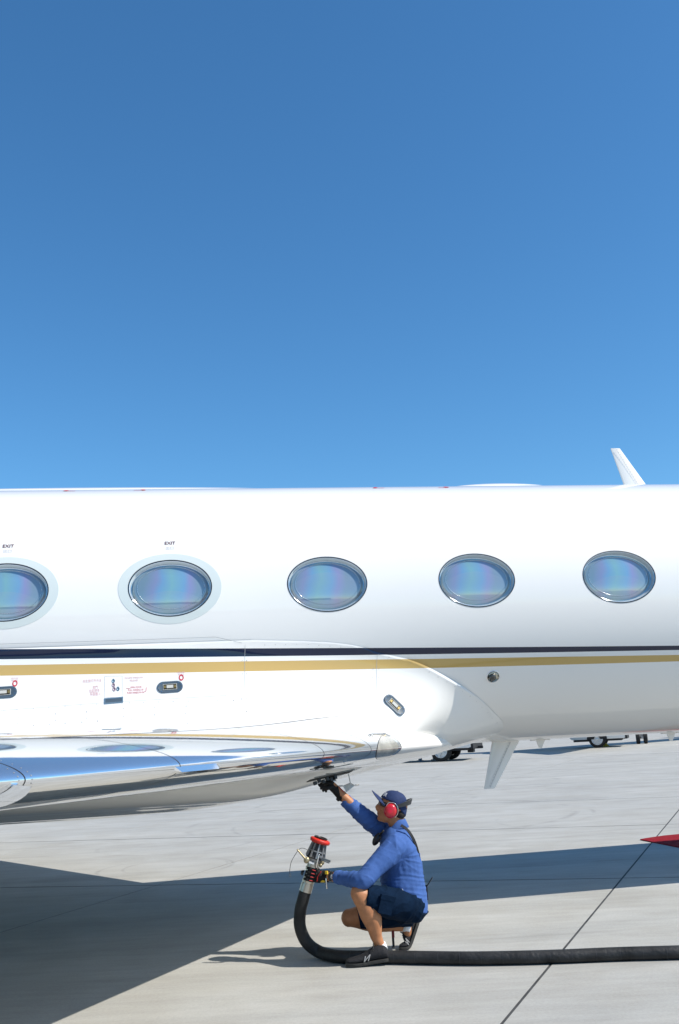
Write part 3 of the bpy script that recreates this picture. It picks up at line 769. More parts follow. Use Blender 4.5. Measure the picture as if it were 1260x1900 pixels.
M_grey = mat('grey_stitching', (.34, .34, .34), .6)
M_sock = mat('white_sock', (.72, .73, .76), .8)
M_strap = mat('black_strap', (.012, .012, .014), .6)
M_steel = mat('steel', (.50, .48, .43), .28, 1., bump=.1, bscale=60)
M_brass = mat('worn_brass_lever', (.36, .31, .20), .4, .6, bump=.2, bscale=80)
M_cast = mat('grey_cast_body', (.27, .275, .285), .4, .5, bump=.3, bscale=90)

mo = Vector((0.086,6.945,0)); mo.z = 0
man = thing('person', 'man in blue shirt and navy shorts crouching by the hose, one hand raised', 'person', mo)
def mesh_remesh(mb, name, mt, vox=.007, smooth=2, fn=None, fac=.5):
    me = mesh(name, mb.v, mb.f, mt); fixnormals(me); o = link(bpy.data.objects.new('tmp', me))
    r = o.modifiers.new('r', 'REMESH'); r.mode = 'VOXEL'; r.voxel_size = vox
    if smooth: s_ = o.modifiers.new('s', 'SMOOTH'); s_.factor = fac; s_.iterations = smooth
    e = evald(o); C.objects.unlink(o); bpy.data.objects.remove(o)
    if fn:
        nn = [q.normal.copy() for q in e.vertices]
        for q, n_ in zip(e.vertices, nn):
            d = fn(q.co, n_)
            if d: q.co += n_*d
    for q in e.vertices: q.co -= mo
    e.polygons.foreach_set('use_smooth', [True]*len(e.polygons)); e.materials.clear(); e.materials.append(mt); e.name = name
    return e
def mp(name, mb, mt, parent=None, smooth=True, ang=None, label=None):
    me = mb.me(name, mt, smooth, mo)
    if ang: autosmooth(me, ang)
    return part(name, me, parent or man, label=label)
LAT = Vector((-.12, .99, 0)).normalized()        # his left to his right
FWD = Vector((-.99, -.12, 0))                    # the way he faces
def ering(c, rf, rl, tilt=0., n=28, ex=2.3, f=FWD, l=LAT):
    c = Vector(c); fz = (f*math.cos(tilt)+Vector((0, 0, 1))*math.sin(tilt)); out = []
    for k in range(n):
        q = 2*math.pi*k/n; a, b_ = math.cos(q), math.sin(q)
        out.append(c+fz*rf*math.copysign(abs(a)**(2/ex), a)+l*rl*math.copysign(abs(b_)**(2/ex), b_))
    return out
# joints
SHL = Vector((0.2605,6.97,0.7212)); SHR = Vector((0.2037,7.24,0.7802))
ELL = Vector((0.0159,6.83,0.532)); WRL = Vector((-0.1614,6.98,0.5432)); HAL = Vector((-0.255,7.05,0.5448))
ELR = Vector((0.0459,7.16,0.9168)); WRR = Vector((-0.0847,7.17,1.0365)); HAR = Vector((-0.156,7.15,1.13))
HIPL = Vector((0.3337,6.99,0.3263)); HIPR = Vector((0.3358,7.21,0.2741))
KNL = Vector((-0.0072,6.84,0.4404)); ANL = Vector((0.1128,6.9,0.1015))
KNR = Vector((-0.08,7.22,0.2338)); ANR = Vector((0.3121,7.28,0.1458))

# ---- body: legs, arms, neck and head as one skin
def lerp(a, b, t): return a+(b-a)*t
B = MB()
def limb(mb, a, b, prof, hint=LAT, n=18, off=None, flat=1.):
    pts = [lerp(a, b, t)+(off(t) if off else Vector((0, 0, 0))) for t, r in prof]; mb.tube(pts, [r for t, r in prof], n, hint, True, flat)
# near shin: calf bulges backwards
shin = (ANL-KNL).normalized(); back = Vector((1, 0, .35)); back = (back-shin*back.dot(shin)).normalized()
limb(B, KNL, ANL, [(-.05, .052), (.06, .059), (.16, .060), (.28, .068), (.4, .070), (.52, .063), (.66, .049), (.8, .039), (.92, .034), (1.04, .036)], off=lambda t: back*.020*math.sin(math.pi*min(1, max(0, t)/.8)))
B.ell(KNL+Vector((-.008, 0, .012)), (Vector((.052, 0, 0)), Vector((0, .053, 0)), Vector((0, 0, .056))))
limb(B, HIPL, KNL, [(0, .075), (.3, .085), (.6, .082), (.85, .066), (1, .056)])
limb(B, HIPR, KNR, [(0, .075), (.3, .085), (.6, .084), (.85, .070), (1, .060)])
sh2 = (ANR-KNR).normalized(); dn = Vector((0, 0, -1))
limb(B, KNR, ANR, [(0, .058), (.12, .056), (.3, .060), (.45, .056), (.62, .046), (.8, .037), (.93, .034), (1.0, .030)], off=lambda t: dn*.012*math.sin(math.pi*min(1, max(0, t))))
B.ell(KNR+Vector((-.012, 0, 0)), (Vector((.052, 0, 0)), Vector((0, .056, 0)), Vector((0, 0, .060))))
# feet inside the shoes
limb(B, ANL, Vector((-0.0022,6.87,0.0343)), [(0, .036), (.5, .030), (.8, .022)])
limb(B, ANR, Vector((0.3176,7.29,0.0517)), [(0, .034), (.5, .028), (.8, .02)])
# arms
limb(B, SHL, ELL, [(0, .055), (.5, .048), (1, .042)]); limb(B, ELL, HAL, [(0, .038), (.25, .038), (.55, .033), (.72, .029), (.85, .030), (1, .030)])
limb(B, SHR, ELR, [(0, .055), (.5, .048), (1, .042)]); limb(B, ELR, HAR, [(0, .038), (.25, .038), (.55, .034), (.70, .030), (.85, .030), (1, .028)])
# trunk
trunk = [((0.302,7.11,0.3003), .09, .12), ((0.3052,7.11,0.4015), .125, .14), ((0.2938,7.11,0.5077), .115, .135), ((0.286,7.11,0.6144), .11, .15), ((0.2774,7.11,0.7111), .10, .16), ((0.2746,7.11,0.7829), .075, .13), ((0.2808,7.11,0.8186), .055, .06)]
B.rings([ering(c, a, b_) for c, a, b_ in trunk])
# neck and head
HC = Vector((0.248,7.1,0.9586))
hp = R_(20); HF = Vector((-math.cos(hp), .04, math.sin(hp))).normalized(); HU = Vector((math.sin(hp), 0, math.cos(hp))); HU = (HU-HF*HU.dot(HF)).normalized(); HL = HU.cross(HF).normalized()
if HL.y > 0: HL = -HL          # HL points to his left, towards the camera
def hd(f, u, l=0.): return HC+HF*f+HU*u+HL*l
B.tube([Vector((0.2916,7.11,0.8108)), Vector((0.2796,7.11,0.8583)), hd(-.030, -.045)], [.064, .058, .056], 20, LAT, True)
def he(f, u, l, rf, ru, rl, n=18, m_=12, rot=0.):
    a = HF*math.cos(rot)+HU*math.sin(rot); c_ = -HF*math.sin(rot)+HU*math.cos(rot)
    B.ell(hd(f, u, l), (a*rf, HL*rl, c_*ru), n, m_)
he(-.012, .030, 0, .096, .088, .076)               # skull
he(.010, .0, 0, .078, .085, .066)                  # face mass
he(.028, -.060, 0, .050, .046, .050, rot=-.2)      # jaw
he(.052, -.088, 0, .024, .019, .026)               # chin
he(.068, -.052, 0, .020, .010, .024)               # upper lip
he(.068, -.065, 0, .017, .008, .021)               # lower lip
he(.060, .030, 0, .030, .014, .056)                # brow
for sg in (-1, 1): he(.050, -.012, sg*.038, .026, .026, .022)   # cheeks
for sg in (-1, 1): he(-.012, -.012, sg*.070, .014, .032, .012)  # ears
B.tube([hd(.075, .022), hd(.088, .004), hd(.100, -.022), hd(.092, -.034)], [.009, .011, .0135, .011], 12, HL, True)   # nose
for sg in (-1, 1): he(.088, -.031, sg*.011, .011, .008, .008)
body = part('body', mesh_remesh(B, 'body', M_skin, .0062, 2), man)

# ---- face details
for sg in (-1, 1):
    b = MB(); b.ell(hd(.072, .012, sg*.030), (HF*.012, HL*.013, HU*.011), 12, 8); mp('eye', b, mat('eye', (.5, .5, .48), .2), body)
b = MB(); b.tube([hd(.083, -.0585, x) for x in (-.022, 0, .022)], .003, 6); mp('mouth', b, mat('lips', (.16, .05, .035), .5), body)
# sunglasses
b = MB()
for sg in (-1, 1):
    rs = []
    for k in range(9):
        t = k/8; q = R_(-8+78*t); rs.append([hd(.014+.084*math.cos(q), .014+y_, sg*.078*math.sin(q)) for y_ in (-.018*(1-.25*t), .017*(1-.1*t))]+[hd(.011+.084*math.cos(q), .014+y_, sg*.075*math.sin(q)) for y_ in (.017*(1-.1*t), -.018*(1-.25*t))])
    b.rings(rs)
    b.tube([hd(.045, .022, sg*.074), hd(-.02, .018, sg*.080)], .0035, 6)
mp('sunglasses', b, mat('dark_lens', (.006, .006, .008), .08, 0, .8), None, True, 50)
# hair at the nape
b = MB(); b.ell(hd(-.060, -.012), (HF*.050, HL*.066, HU*.045)); mp('hair', b, mat('short_dark_hair', (.02, .014, .01), .8, bump=.6, bscale=120))
# ---- cap
b = MB(); rs = []
cr = .085
for k in range(13):
    t = k/12; q = t*math.pi/2
    u = -.042+.150*math.sin(q)*1.0; s_ = math.cos(q)**.62
    lift = .055*(1-t)   # the edge drops towards the nape
    rg = []
    for j in range(36):
        a = 2*math.pi*j/36; cf, sl_ = math.cos(a), math.sin(a)
        edge = (.060 if cf > 0 else .060+cf*.075)*(1-t)**1.5
        rg.append(hd(-.010+.101*cf*s_, .012+(.112*math.sin(q))+ (edge-.020)*(1-t), .084*sl_*s_))
    rs.append(rg)
rs[-1] = [hd(-.010, .124)+(p-hd(-.010, .124))*.02 for p in rs[-1]]
inner = [[lerp(p, hd(-.01, .03), .04) for p in rs[0]]]
b.rings(inner+rs, cap=True)
def capd(c_, n_): return .0025*noise.noise(c_*28)+.0015*math.sin((c_-HC).dot(HU)*90+6*noise.noise(c_*12))
cp = mp('cap', b, M_cap)
# brim
b = MB(); rs = []
nb = 15
for i in range(9):
    t = i/8; top = []; bot = []
    for j in range(nb):
        a = R_(-74+148*j/(nb-1)); 
        ext = .078*math.cos(a*.98)**.6*t
        rf = .090*math.cos(a)+ext*1.0; rl = .082*math.sin(a)*(1-.10*t)
        u = .046+.40*ext-.042*(math.sin(a)**2)*(1+.3*t)
        top.append(hd(-.004+rf, u+.002, rl)); bot.append(hd(-.004+rf, u-.002, rl))
    rs.append(top+bot[::-1])
b.rings(rs); mp('brim', b, M_cap, cp, True, 50)
b = MB(); b.ell(hd(-.010, .123), (HF*.007, HL*.007, HU*.004), 8, 6); mp('button', b, M_cap, cp)
# stitching and letters on the front of the cap
cu = bpy.data.curves.new('lettering', 'FONT'); cu.body = 'FBR'; cu.size = .040; cu.align_x = 'CENTER'; cu.align_y = 'CENTER'; cu.offset = .001
o = link(bpy.data.objects.new('lettering', cu)); me = evald(o); C.objects.unlink(o); bpy.data.objects.remove(o)
for q in me.vertices:
    a = R_(26)+q.co.x/.098; h_ = .074+q.co.y*.9; s_ = math.cos(math.asin(min(.99, (h_-.012)/.112)))**.62
    q.co = hd(-.010+.1045*math.cos(a)*s_, h_+.006, .0875*math.sin(a)*s_)-mo
me.materials.clear(); me.materials.append(mat('white_thread', (.75, .76, .8), .7)); part('lettering', me, cp)

# ---- ear defenders
ed_ = MB(); ec = hd(-.004, -.012, .088)
ed_.tube([hd(-.004, -.004, .070), hd(-.004, -.004, .086)], .042, 24, HU); cush = mp('ear_defenders', ed_, M_black, None, True, 50)
for sg in (1, -1):
    b = MB(); rs = []
    for k in range(9):
        q = k/8*math.pi/2; r_ = math.cos(q)**.55
        rs.append([hd(.003+.045*r_*math.cos(a), -.012+.051*r_*math.sin(a), sg*(.086+.030*math.sin(q))) for a in (2*math.pi*j/28 for j in range(28))])
    b.rings(rs); mp('cup', b, M_red, cush)
    if sg == -1: b = MB(); b.tube([hd(-.004, -.004, -.070), hd(-.004, -.004, -.086)], .042, 24, HU); mp('cushion', b, M_black, cush, True, 50)
b = MB(); rs = []
for k in range(29):
    q = math.pi*k/28; f_ = -.020-.100*math.sin(q)**.9; l_ = .097*math.cos(q); u = .026+.062*math.sin(q)
    w_ = Vector((0, 0, 0))+HU*(.010+.010*math.sin(q)); o_ = (HF*(-math.sin(q))+HL*math.cos(q)).normalized()*.004
    c_ = hd(f_, u, l_); rs.append([c_+w_-o_, c_+w_+o_, c_-w_+o_, c_-w_-o_])
b.rings(rs); mp('headband', b, mat('padded_band', (.03, .032, .035), .3), cush, True, 50)
for sg in (1, -1):
    b = MB(); b.tube(spline([hd(.040, .005, sg*.098), hd(.030, .036, sg*.099), hd(-.004, .048, sg*.099), hd(-.036, .030, sg*.099), hd(-.050, -.012, sg*.099), hd(-.038, -.045, sg*.098)], 5), .0022, 6); mp('wire', b, M_chrome, cush)

# ---- shirt
Sb = MB()
tor = [((0.3037,7.11,0.3246), .160, .188, .42), ((0.3063,7.11,0.3629), .160, .186, .34), ((0.3017,7.11,0.4052), .157, .180, .24), ((0.2939,7.11,0.4548), .155, .178, .14), ((0.2945,7.11,0.5182), .148, .174, .06), ((0.2915,7.11,0.5857), .143, .178, 0), ((0.2846,7.11,0.65), .138, .188, .0), ((0.2774,7.11,0.7111), .125, .198, .05), ((0.2732,7.11,0.7615), .108, .185, .08), ((0.276,7.115,0.8003), .085, .135, .12), ((0.2784,7.12,0.8321), .066, .072, .15)]
Sb.rings([ering(c, a, b_, t_) for c, a, b_, t_ in tor])
def sleeve(mb, pts, rr): mb.tube(pts, rr, 22, LAT, False)
sl1 = spline([SHL+Vector((.01, .06, .005)), SHL, lerp(SHL, ELL, .33), lerp(SHL, ELL, .66), ELL+Vector((.004, 0, .002)), lerp(ELL, WRL, .3), lerp(ELL, WRL, .62), lerp(ELL, WRL, .84)], 4)
r1 = [.076, .084, .078, .066, .061, .055, .048, .044]
r1 = [r1[int(i/4)]+(r1[min(7, int(i/4)+1)]-r1[int(i/4)])*(i % 4)/4 for i in range(len(sl1))]
sleeve(Sb, sl1, r1)
Sb.ell(SHL+Vector((.0, .035, -.005)), (Vector((.082, 0, 0)), Vector((0, .075, 0)), Vector((0, 0, .082))))
sl2 = spline([SHR+Vector((.02, -.05, -.01)), SHR, lerp(SHR, ELR, .35), lerp(SHR, ELR, .7), ELR, lerp(ELR, WRR, .35), lerp(ELR, WRR, .68), lerp(ELR, WRR, .90)], 4)
r2 = [.074, .074, .069, .063, .059, .055, .050, .047]
r2 = [r2[int(i/4)]+(r2[min(7, int(i/4)+1)]-r2[int(i/4)])*(i % 4)/4 for i in range(len(sl2))]
sleeve(Sb, sl2, r2)
Sb.ell(SHR, (Vector((.078, 0, 0)), Vector((0, .07, 0)), Vector((0, 0, .078))))
# hem flare over the seat
Z0 = Vector((0.3422,7.11,0.4523)); zs = Z0.z
SLD = (ELL-SHL).normalized(); FAD = (WRL-ELL).normalized(); RUD = (ELR-SHR).normalized(); RFD = (WRR-ELR).normalized()
def segd(p, a, b_):
    d = b_-a; t = max(0, min(1, (p-a).dot(d)/d.length_squared)); return (p-(a+d*t)).length, t
def ridge(q): return 1-abs(noise.noise(q))*2.2
def aniso(p, d, fl, fa, seed):
    """noise coordinates stretched: fl cycles along d, fa across it"""
    a = p.dot(d); r_ = p-d*a; return d*(a*fl)+r_*fa+Vector((seed, seed*1.7, -seed))
def crease(q, k=3): 
    v = max(0, ridge(q)); return v**k
def folds(p, n_):
    da, ta = segd(p, SHL, ELL); db, tb = segd(p, ELL, WRL); dc, tc = segd(p, SHR, ELR); dd_, td = segd(p, ELR, WRR)
    d = .003*noise.noise(p*11)+.0015*noise.noise(p*34+Vector((3, 1, 7)))
    if db < .085 and tb > .02:
        q = aniso(p, (FAD+Vector((0, 0, .35))).normalized(), 24, 8, 2); d += (.0045*crease(q)-.0012)*(1 if tb < .8 else .35)*min(1, tb*4)
    elif da < .1 and ta > .12:
        k = max(0, (ta-.45)/.55); q = aniso(p, (SLD+Vector((.35, 0, 0))).normalized(), 17, 6, 4)
        ft = max(0, min(1, (1-ta)/.18)); d += (.0012+.0075*k*k)*(crease(q)-.25)*ft
        q = aniso(p, (SLD.cross(LAT)).normalized(), 16, 5, 9); d += .0045*(1-k)*(crease(q)-.25)
    elif dc < .1 and tc > .1: q = aniso(p, (RUD+Vector((0, 0, .5))).normalized(), 26, 7, 6); d += .0065*(crease(q, 2)-.3)
    elif dd_ < .08: q = aniso(p, (RFD+Vector((0, 0, .4))).normalized(), 18, 7, 8); d += .005*(crease(q)-.25)
    else:
        lo_ = max(0, min(1, (Z0.z+.19-p.z)/.15))       # wrinkles run round the waist, sagging to the back
        hz_ = p.z-(Z0.z-.115-.45*(p.x-.37)); hf = max(0, min(1, hz_/.05))
        v_ = p.z+.30*(p.x-.37)+1.2*(p.x-.37)**2
        ph_ = v_*2*math.pi*34+3.4*noise.noise(Vector((p.x*2.2, p.y*2.2, v_*16)))+1.2*noise.noise(p*9)
        w_ = (.5+.5*math.sin(ph_))**2.2-.3; m_ = max(.12, .62+1.1*noise.noise(Vector((p.x*5, p.y*4, v_*22+4))))
        d += .0045*lo_*w_*m_*hf
        up_ = 1-lo_; q = p-(SHL+Vector((.03, 0, -.07))); an = math.atan2(q.z, q.x); rr_ = (q.x*q.x+q.z*q.z)**.5
        d += .006*up_*(crease(Vector((an*2.2, rr_*5, p.y*3)))-.2)*math.exp(-((rr_-.09)/.08)**2)*(1 if p.y < 7.11 else .3)
    return d
shirt = part('shirt', mesh_remesh(Sb, 'shirt', M_shirt, .0058, 2, folds), man)
# collar
b = MB(); rs = []
for k in range(33):
    q = 2*math.pi*k/32; c_ = Vector((0.2786,7.115,0.8398)); f_ = FWD*math.cos(q)+LAT*math.sin(q)
    front = max(0, math.cos(q)); h_ = .030-.030*front; z_ = -.030*front+.010*(1-front)
    base = c_+f_*(.067+.010*front)+Vector((0, 0, z_-.012)); top = base+Vector((0, 0, h_+.014))-f_*.008; outb = base+f_*(.020+.012*front)+Vector((0, 0, -.012-.022*front))
    rs.append([base, top, top+f_*.005+Vector((0, 0, .002)), outb+Vector((0, 0, .003)), outb-f_*.002])
b.rings(rs, cap=False); mp('collar', b, M_shirt, shirt, True, 60)
for nm, a0_, a1_, r_ in (('cuff', ELL, WRL, .0455), ('cuff', ELR, WRR, .0455)):
    t0_, t1_ = (.84, .97) if a0_ is ELL else (.82, .95)
    b = MB(); b.tube([lerp(a0_, a1_, t0_-.04), lerp(a0_, a1_, t0_), lerp(a0_, a1_, t1_), lerp(a0_, a1_, t1_-.02)], [r_-.003, r_+.002, r_-.003, r_-.009], 24, LAT); mp(nm, b, M_shirt, shirt, True, 60)
b = MB(); b.ell(lerp(ELL, WRL, .88)+Vector((0, -.040, -.020)), (Vector((.004, 0, 0)), Vector((0, .003, 0)), Vector((0, 0, .004))), 8, 6); mp('button', b, mat('pale_button', (.6, .58, .5), .3), shirt)

# ---- shorts
Hb = MB()
Hb.rings([ering((0.2875,7.11,0.3604), .105, .130, .38), ering((0.3071,7.11,0.3209), .130, .158, .34), ering((0.3203,7.11,0.2959), .140, .178, .18), ering((0.3213,7.11,0.2575), .122, .175, -.1), ering((0.3155,7.11,0.2266), .09, .15, 0), ering((0.303,7.11,0.2064), .04, .08, 0)])
t1 = spline([HIPL+Vector((.0, 0, -.002)), lerp(HIPL, KNL, .3)+Vector((0, 0, -.004)), lerp(HIPL, KNL, .6)+Vector((0, 0, -.006)), lerp(HIPL, KNL, .93)+Vector((0, 0, -.004))], 5)
q_ = [.098, .103, .099, .079]; q_ = [q_[int(i/5)]+(q_[min(3, int(i/5)+1)]-q_[int(i/5)])*(i % 5)/5 for i in range(len(t1))]
Hb.tube(t1, q_, 24, LAT)
t2 = spline([HIPR, lerp(HIPR, KNR, .3), lerp(HIPR, KNR, .6), lerp(HIPR, KNR, .86)], 5)
q2 = [.115, .108, .098, .080]; q2 = [q2[int(i/5)]+(q2[min(3, int(i/5)+1)]-q2[int(i/5)])*(i % 5)/5 for i in range(len(t2))]
Hb.tube(t2, q2, 24, LAT)
THD = (KNL-HIPL).normalized()
for q in (HIPL+Vector((.002, .012, .0)), HIPR): Hb.ell(q, (Vector((.096, 0, 0)), Vector((0, .095, 0)), Vector((0, 0, .096))))
def sfold(p, n_):
    d = .003*noise.noise(p*12)
    q = aniso(p, (THD+Vector((0, 0, .9))).normalized(), 16, 5, 3); d += .008*(crease(q)-.25)
    q = aniso(p, Vector((.75, 0, .66)), 26, 6, 7); d += .005*max(0, min(1, (p.x-.34)/.1))*(crease(q)-.25)
    return d
shorts = part('shorts', mesh_remesh(Hb, 'shorts', M_shorts, .0062, 2, sfold), man)
b = MB()    # cargo pocket with its flap
pc = lerp(HIPL, KNL, .50)+Vector((0, -.104, -.012)); px_ = THD; pz_ = Vector((0, -.12, 1)); pz_ = (pz_-px_*pz_.dot(px_)).normalized(); py_ = px_.cross(pz_).normalized()
b.box(pc, (.050, .008, .052), (px_, py_, pz_)); b.box(pc+pz_*.050, (.054, .010, .016), (px_, py_, pz_)); mp('cargo_pocket', b, M_shorts, shorts, True, 30)
for k, q in enumerate(((0.2278,6.905,0.3532), (0.2374,6.915,0.3273))):
    b = MB(); b.ell(Vector(q), (Vector((.005, 0, 0)), Vector((0, .004, 0)), Vector((0, 0, .005))), 8, 6); mp('press_stud', b, mat('stud', (.6, .58, .5), .3, .5), shorts)
b = MB(); a_ = [Vector(x) for x in ((0.281,6.93,0.4554), (0.2941,6.93,0.4342), (0.3092,6.93,0.4163), (0.2871,6.93,0.4106))]; tn = Vector((0, .004, 0)); b.add(a_+[x+tn for x in a_], [(0, 1, 2, 3), (7, 6, 5, 4), (0, 4, 5, 1), (1, 5, 6, 2), (2, 6, 7, 3), (3, 7, 4, 0)])
mp('white_tag', b, M_sock, shorts, False)
b = MB(); b.rings([[p+Vector((0, 0, dz)) for p in ering((0.3049,7.11,0.342), .146, .172, .40, 28)] for dz in (0,)]+[[p+Vector((0, 0, -.028)) for p in ering((0.3049,7.11,0.342), .146, .172, .40, 28)]], cap=False); mp('belt', b, M_strap, shorts)

# ---- strap across the back, chest microphone, radio and lanyard
b = MB(); sp_ = spline([(0.304,7,0.8533), (0.3492,6.99,0.8165), (0.3853,6.99,0.751), (0.407,7.01,0.6737), (0.4184,7.05,0.5871), (0.4321,7.11,0.5111)], 6); rs = []
for i, p in enumerate(sp_):
    t = (sp_[min(i+1, len(sp_)-1)]-sp_[max(i-1, 0)]).normalized(); o_ = Vector((.3, -1, .25)); o_ = (o_-t*o_.dot(t)).normalized(); s_ = t.cross(o_)*.009; rs.append([p+s_+o_*.004, p-s_+o_*.004, p-s_-o_*.004, p+s_-o_*.004])
b.rings(rs); mp('strap', b, M_strap, None, True, 40)
b = MB(); b.ell(Vector((0.1334,7.09,0.7602)), (Vector((.030, 0, .006)), Vector((0, .03, 0)), Vector((.014, 0, .042)))); b.tube([(0.1572,7.07,0.7898), (0.1846,7.05,0.819)], .008, 8); mp('microphone', b, M_black)
b = MB(); b.box(Vector((0.4448,7.15,0.3879)), (.02, .025, .05)); rd = mp('radio', b, M_black, None, False)
b = MB(); b.tube([(0.4528,7.13,0.4153), (0.501,7.11,0.4846)], .004, 8, Vector((0, 1, 0)), True); mp('aerial', b, M_black, rd)
b = MB(); b.box(Vector((0.2053,7.1,0.103)), (.008, .003, .052)); ly = mp('lanyard', b, M_strap, None, False)
b = MB(); b.box(Vector((0.2074,7.095,0.1383)), (.0085, .003, .022)); mp('lanyard_trim', b, mat('dark_red_webbing', (.16, .02, .02), .8), ly, False)
b = MB(); b.box(Vector((0.2021,7.095,0.0579)), (.009, .006, .006)); mp('clip', b, M_chrome, ly, False)

# ---- gloves
def fing(mb, pts, r, n=10): mb.tube([Vector(p) for p in pts], r, n, Vector((0, 0, 1)), True)
NZA = Vector((-0.3724,7.06,0.4585)); NZB = Vector((-0.2502,7.06,0.7979)); ND = (NZB-NZA).normalized()   # nozzle axis
# near hand: palm beside the collar, fingers wrapped over its camera side
Gb = MB(); kn = []
gc = NZA+ND*.115; side = Vector((1, 0, 0)); side = (side-ND*side.dot(ND)).normalized(); toward = Vector((0, -1, 0)); toward = (toward-ND*toward.dot(ND)).normalized()
RC = .038
Gb.tube([lerp(WRL, HAL, .58), lerp(WRL, HAL, .72), lerp(WRL, HAL, .9), gc+side*.070+toward*.022], [.034, .036, .038, .037], 16, ND, True, 1.)
for k in range(4):
    h = .030-.0215*k; base = gc+ND*h
    R1 = RC+.011; pts = []
    for a in (8, 30, 55, 80, 105, 128):
        q = R_(a); pts.append(base+side*R1*math.cos(q)*(1.0+.25*(a < 20))+toward*R1*math.sin(q)+ND*(-.003*k*a/128))
    pts = [gc+ND*(h*.9)+side*.070+toward*.030]+pts
    fing(Gb, pts, [.0125, .0120, .0118, .0112, .0105, .0100, .0092])
q_ = [gc+side*.055-toward*.015+ND*.02, gc+side*.035-toward*.045+ND*.035, gc-side*.0-toward*.055+ND*.045, gc-side*.03-toward*.045+ND*.048]; fing(Gb, q_, [.014, .014, .0125, .011])
gl = part('glove', mesh_remesh(Gb, 'glove', M_glove, .0038, 2), man, label='black work glove with red finger trim gripping the nozzle')
for k in range(4):
    h = .030-.0215*k; base = gc+ND*h; pts = [base+side*(RC+.0215)*math.cos(R_(a))+toward*(RC+.0215)*math.sin(R_(a))+ND*(-.003*k*a/128) for a in (60, 72, 84)]
    b = MB(); b.tube(pts, .0028, 8, ND, True, 1); mp('finger_trim', b, M_glovered, gl)
b = MB(); b.tube([gc+side*.064+toward*.058+ND*.035, gc+side*.052+toward*.064+ND*.0, gc+side*.056+toward*.060-ND*.030], .0035, 6, side, True); mp('knuckle_trim', b, M_glovered, gl)
wd = (HAL-WRL).normalized(); wu = Vector((0, 0, 1)); wu = (wu-wd*wu.dot(wd)).normalized()
b = MB(); cc = lerp(WRL, HAL, .66); b.box(cc+Vector((0, -.036, .028)), (.009, .006, .010), (wd, wd.cross(wu), wu)); mp('yellow_patch', b, M_yellow, gl, False); b = MB(); b.box(lerp(WRL, HAL, .95)+Vector((.0, -.034, -.030)), (.016, .006, .007), (wd, wd.cross(wu), wu)); mp('yellow_patch', b, M_yellow, gl, False)
b = MB(); b.tube([cc-wd*.012, cc+wd*.010], .0385, 20, wu); mp('wrist_band', b, M_glove, gl, True, 50)
b = MB(); c2 = lerp(WRL, HAL, .66)+Vector((-.004, -.040, -.04)); b.tube([c2+Vector((0, 0, .03)), c2, c2+Vector((.002, 0, -.032))], .0055, 8, Vector((0, 1, 0)), True); mp('key_clip', b, M_chrome, gl)
# far hand: fingers bunched on the open fuel panel
Gc = MB(); hv = (HAR-WRR).normalized(); fx = Vector((-.93, -.1, -.30)).normalized(); fu = Vector((-.2, -.1, .95)); fy = Vector((0, 1, 0))
Gc.tube([lerp(WRR, HAR, .16), lerp(WRR, HAR, .4), lerp(WRR, HAR, .75), HAR+fx*.012], [.040, .040, .041, .032], 18, fy, True, .8)
tips = [Vector(x) for x in ((-0.2431,7.13,1.1358), (-0.2371,7.15,1.1159), (-0.2232,7.17,1.0991), (-0.2048,7.19,1.0931))]
for k in range(4):
    a_ = HAR+fy*(-.030+.020*k)+Vector((-.01, 0, .020)); e_ = tips[k]; md = (a_+e_)/2+Vector((-.012, 0, .016))
    fing(Gc, [a_-fx*.01, a_+fx*.008, md, lerp(md, e_, .6)+Vector((-.006, 0, 0)), e_], [.0135, .013, .012, .0112, .010])
fing(Gc, [HAR+Vector((.002, -.028, -.004)), (-0.1935,7.09,1.1173), (-0.2272,7.09,1.1264), (-0.2493,7.1,1.1453)], [.015, .0135, .012, .010])
gr = part('glove', mesh_remesh(Gc, 'glove', M_glove, .004, 2), man, label='black work glove raised to the open fuel panel')
b = MB(); b.tube([lerp(WRR, HAR, .10), lerp(WRR, HAR, .26)], [.0415, .0425], 20, fy); mp('wrist_band', b, M_glove, gr, True, 50)
b = MB(); q = lerp(WRR, HAR, .3); b.tube([q+Vector((.028, -.028, .02)), q+Vector((-.004, -.030, .058))], .003, 6, fy, True); mp('glove_piping', b, M_glovered, gr)
# ---- watch
b = MB(); wc = lerp(WRL, HAL, .24); b.tube([wc-wd*.011, wc+wd*.011], .0345, 22, wu); wt = mp('watch', b, M_black, None, True, 50)
fn_ = Vector((.05, -1, .12)).normalized(); fc_ = wc+fn_*.036
b = MB(); b.lathe(fc_-fn_*.008, fc_+fn_*.01, [(0, .022), (.010, .023), (.013, .021), (.013, .017), (.010, .016)], 20); mp('watch_case', b, M_black, wt, True, 40)
b = MB(); b.lathe(fc_+fn_*.002, fc_+fn_*.01, [(0, .0155), (.002, .0155)], 18); mp('watch_face', b, mat('watch_face', (.6, .62, .66), .3, 0, .5), wt)
b = MB(); ux = fn_.cross(Vector((0, 0, 1))).normalized(); uy = ux.cross(fn_)
b.box(fc_+fn_*.0048+uy*.004, (.0014, .006, .0004), (ux, uy, fn_)); b.box(fc_+fn_*.0048+ux*.004-uy*.002, (.005, .0014, .0004), (ux, uy, fn_)); b.box(fc_+fn_*.0048-ux*.006-uy*.004, (.004, .004, .0004), (ux, uy, fn_)); mp('watch_hands', b, M_black, wt, False)

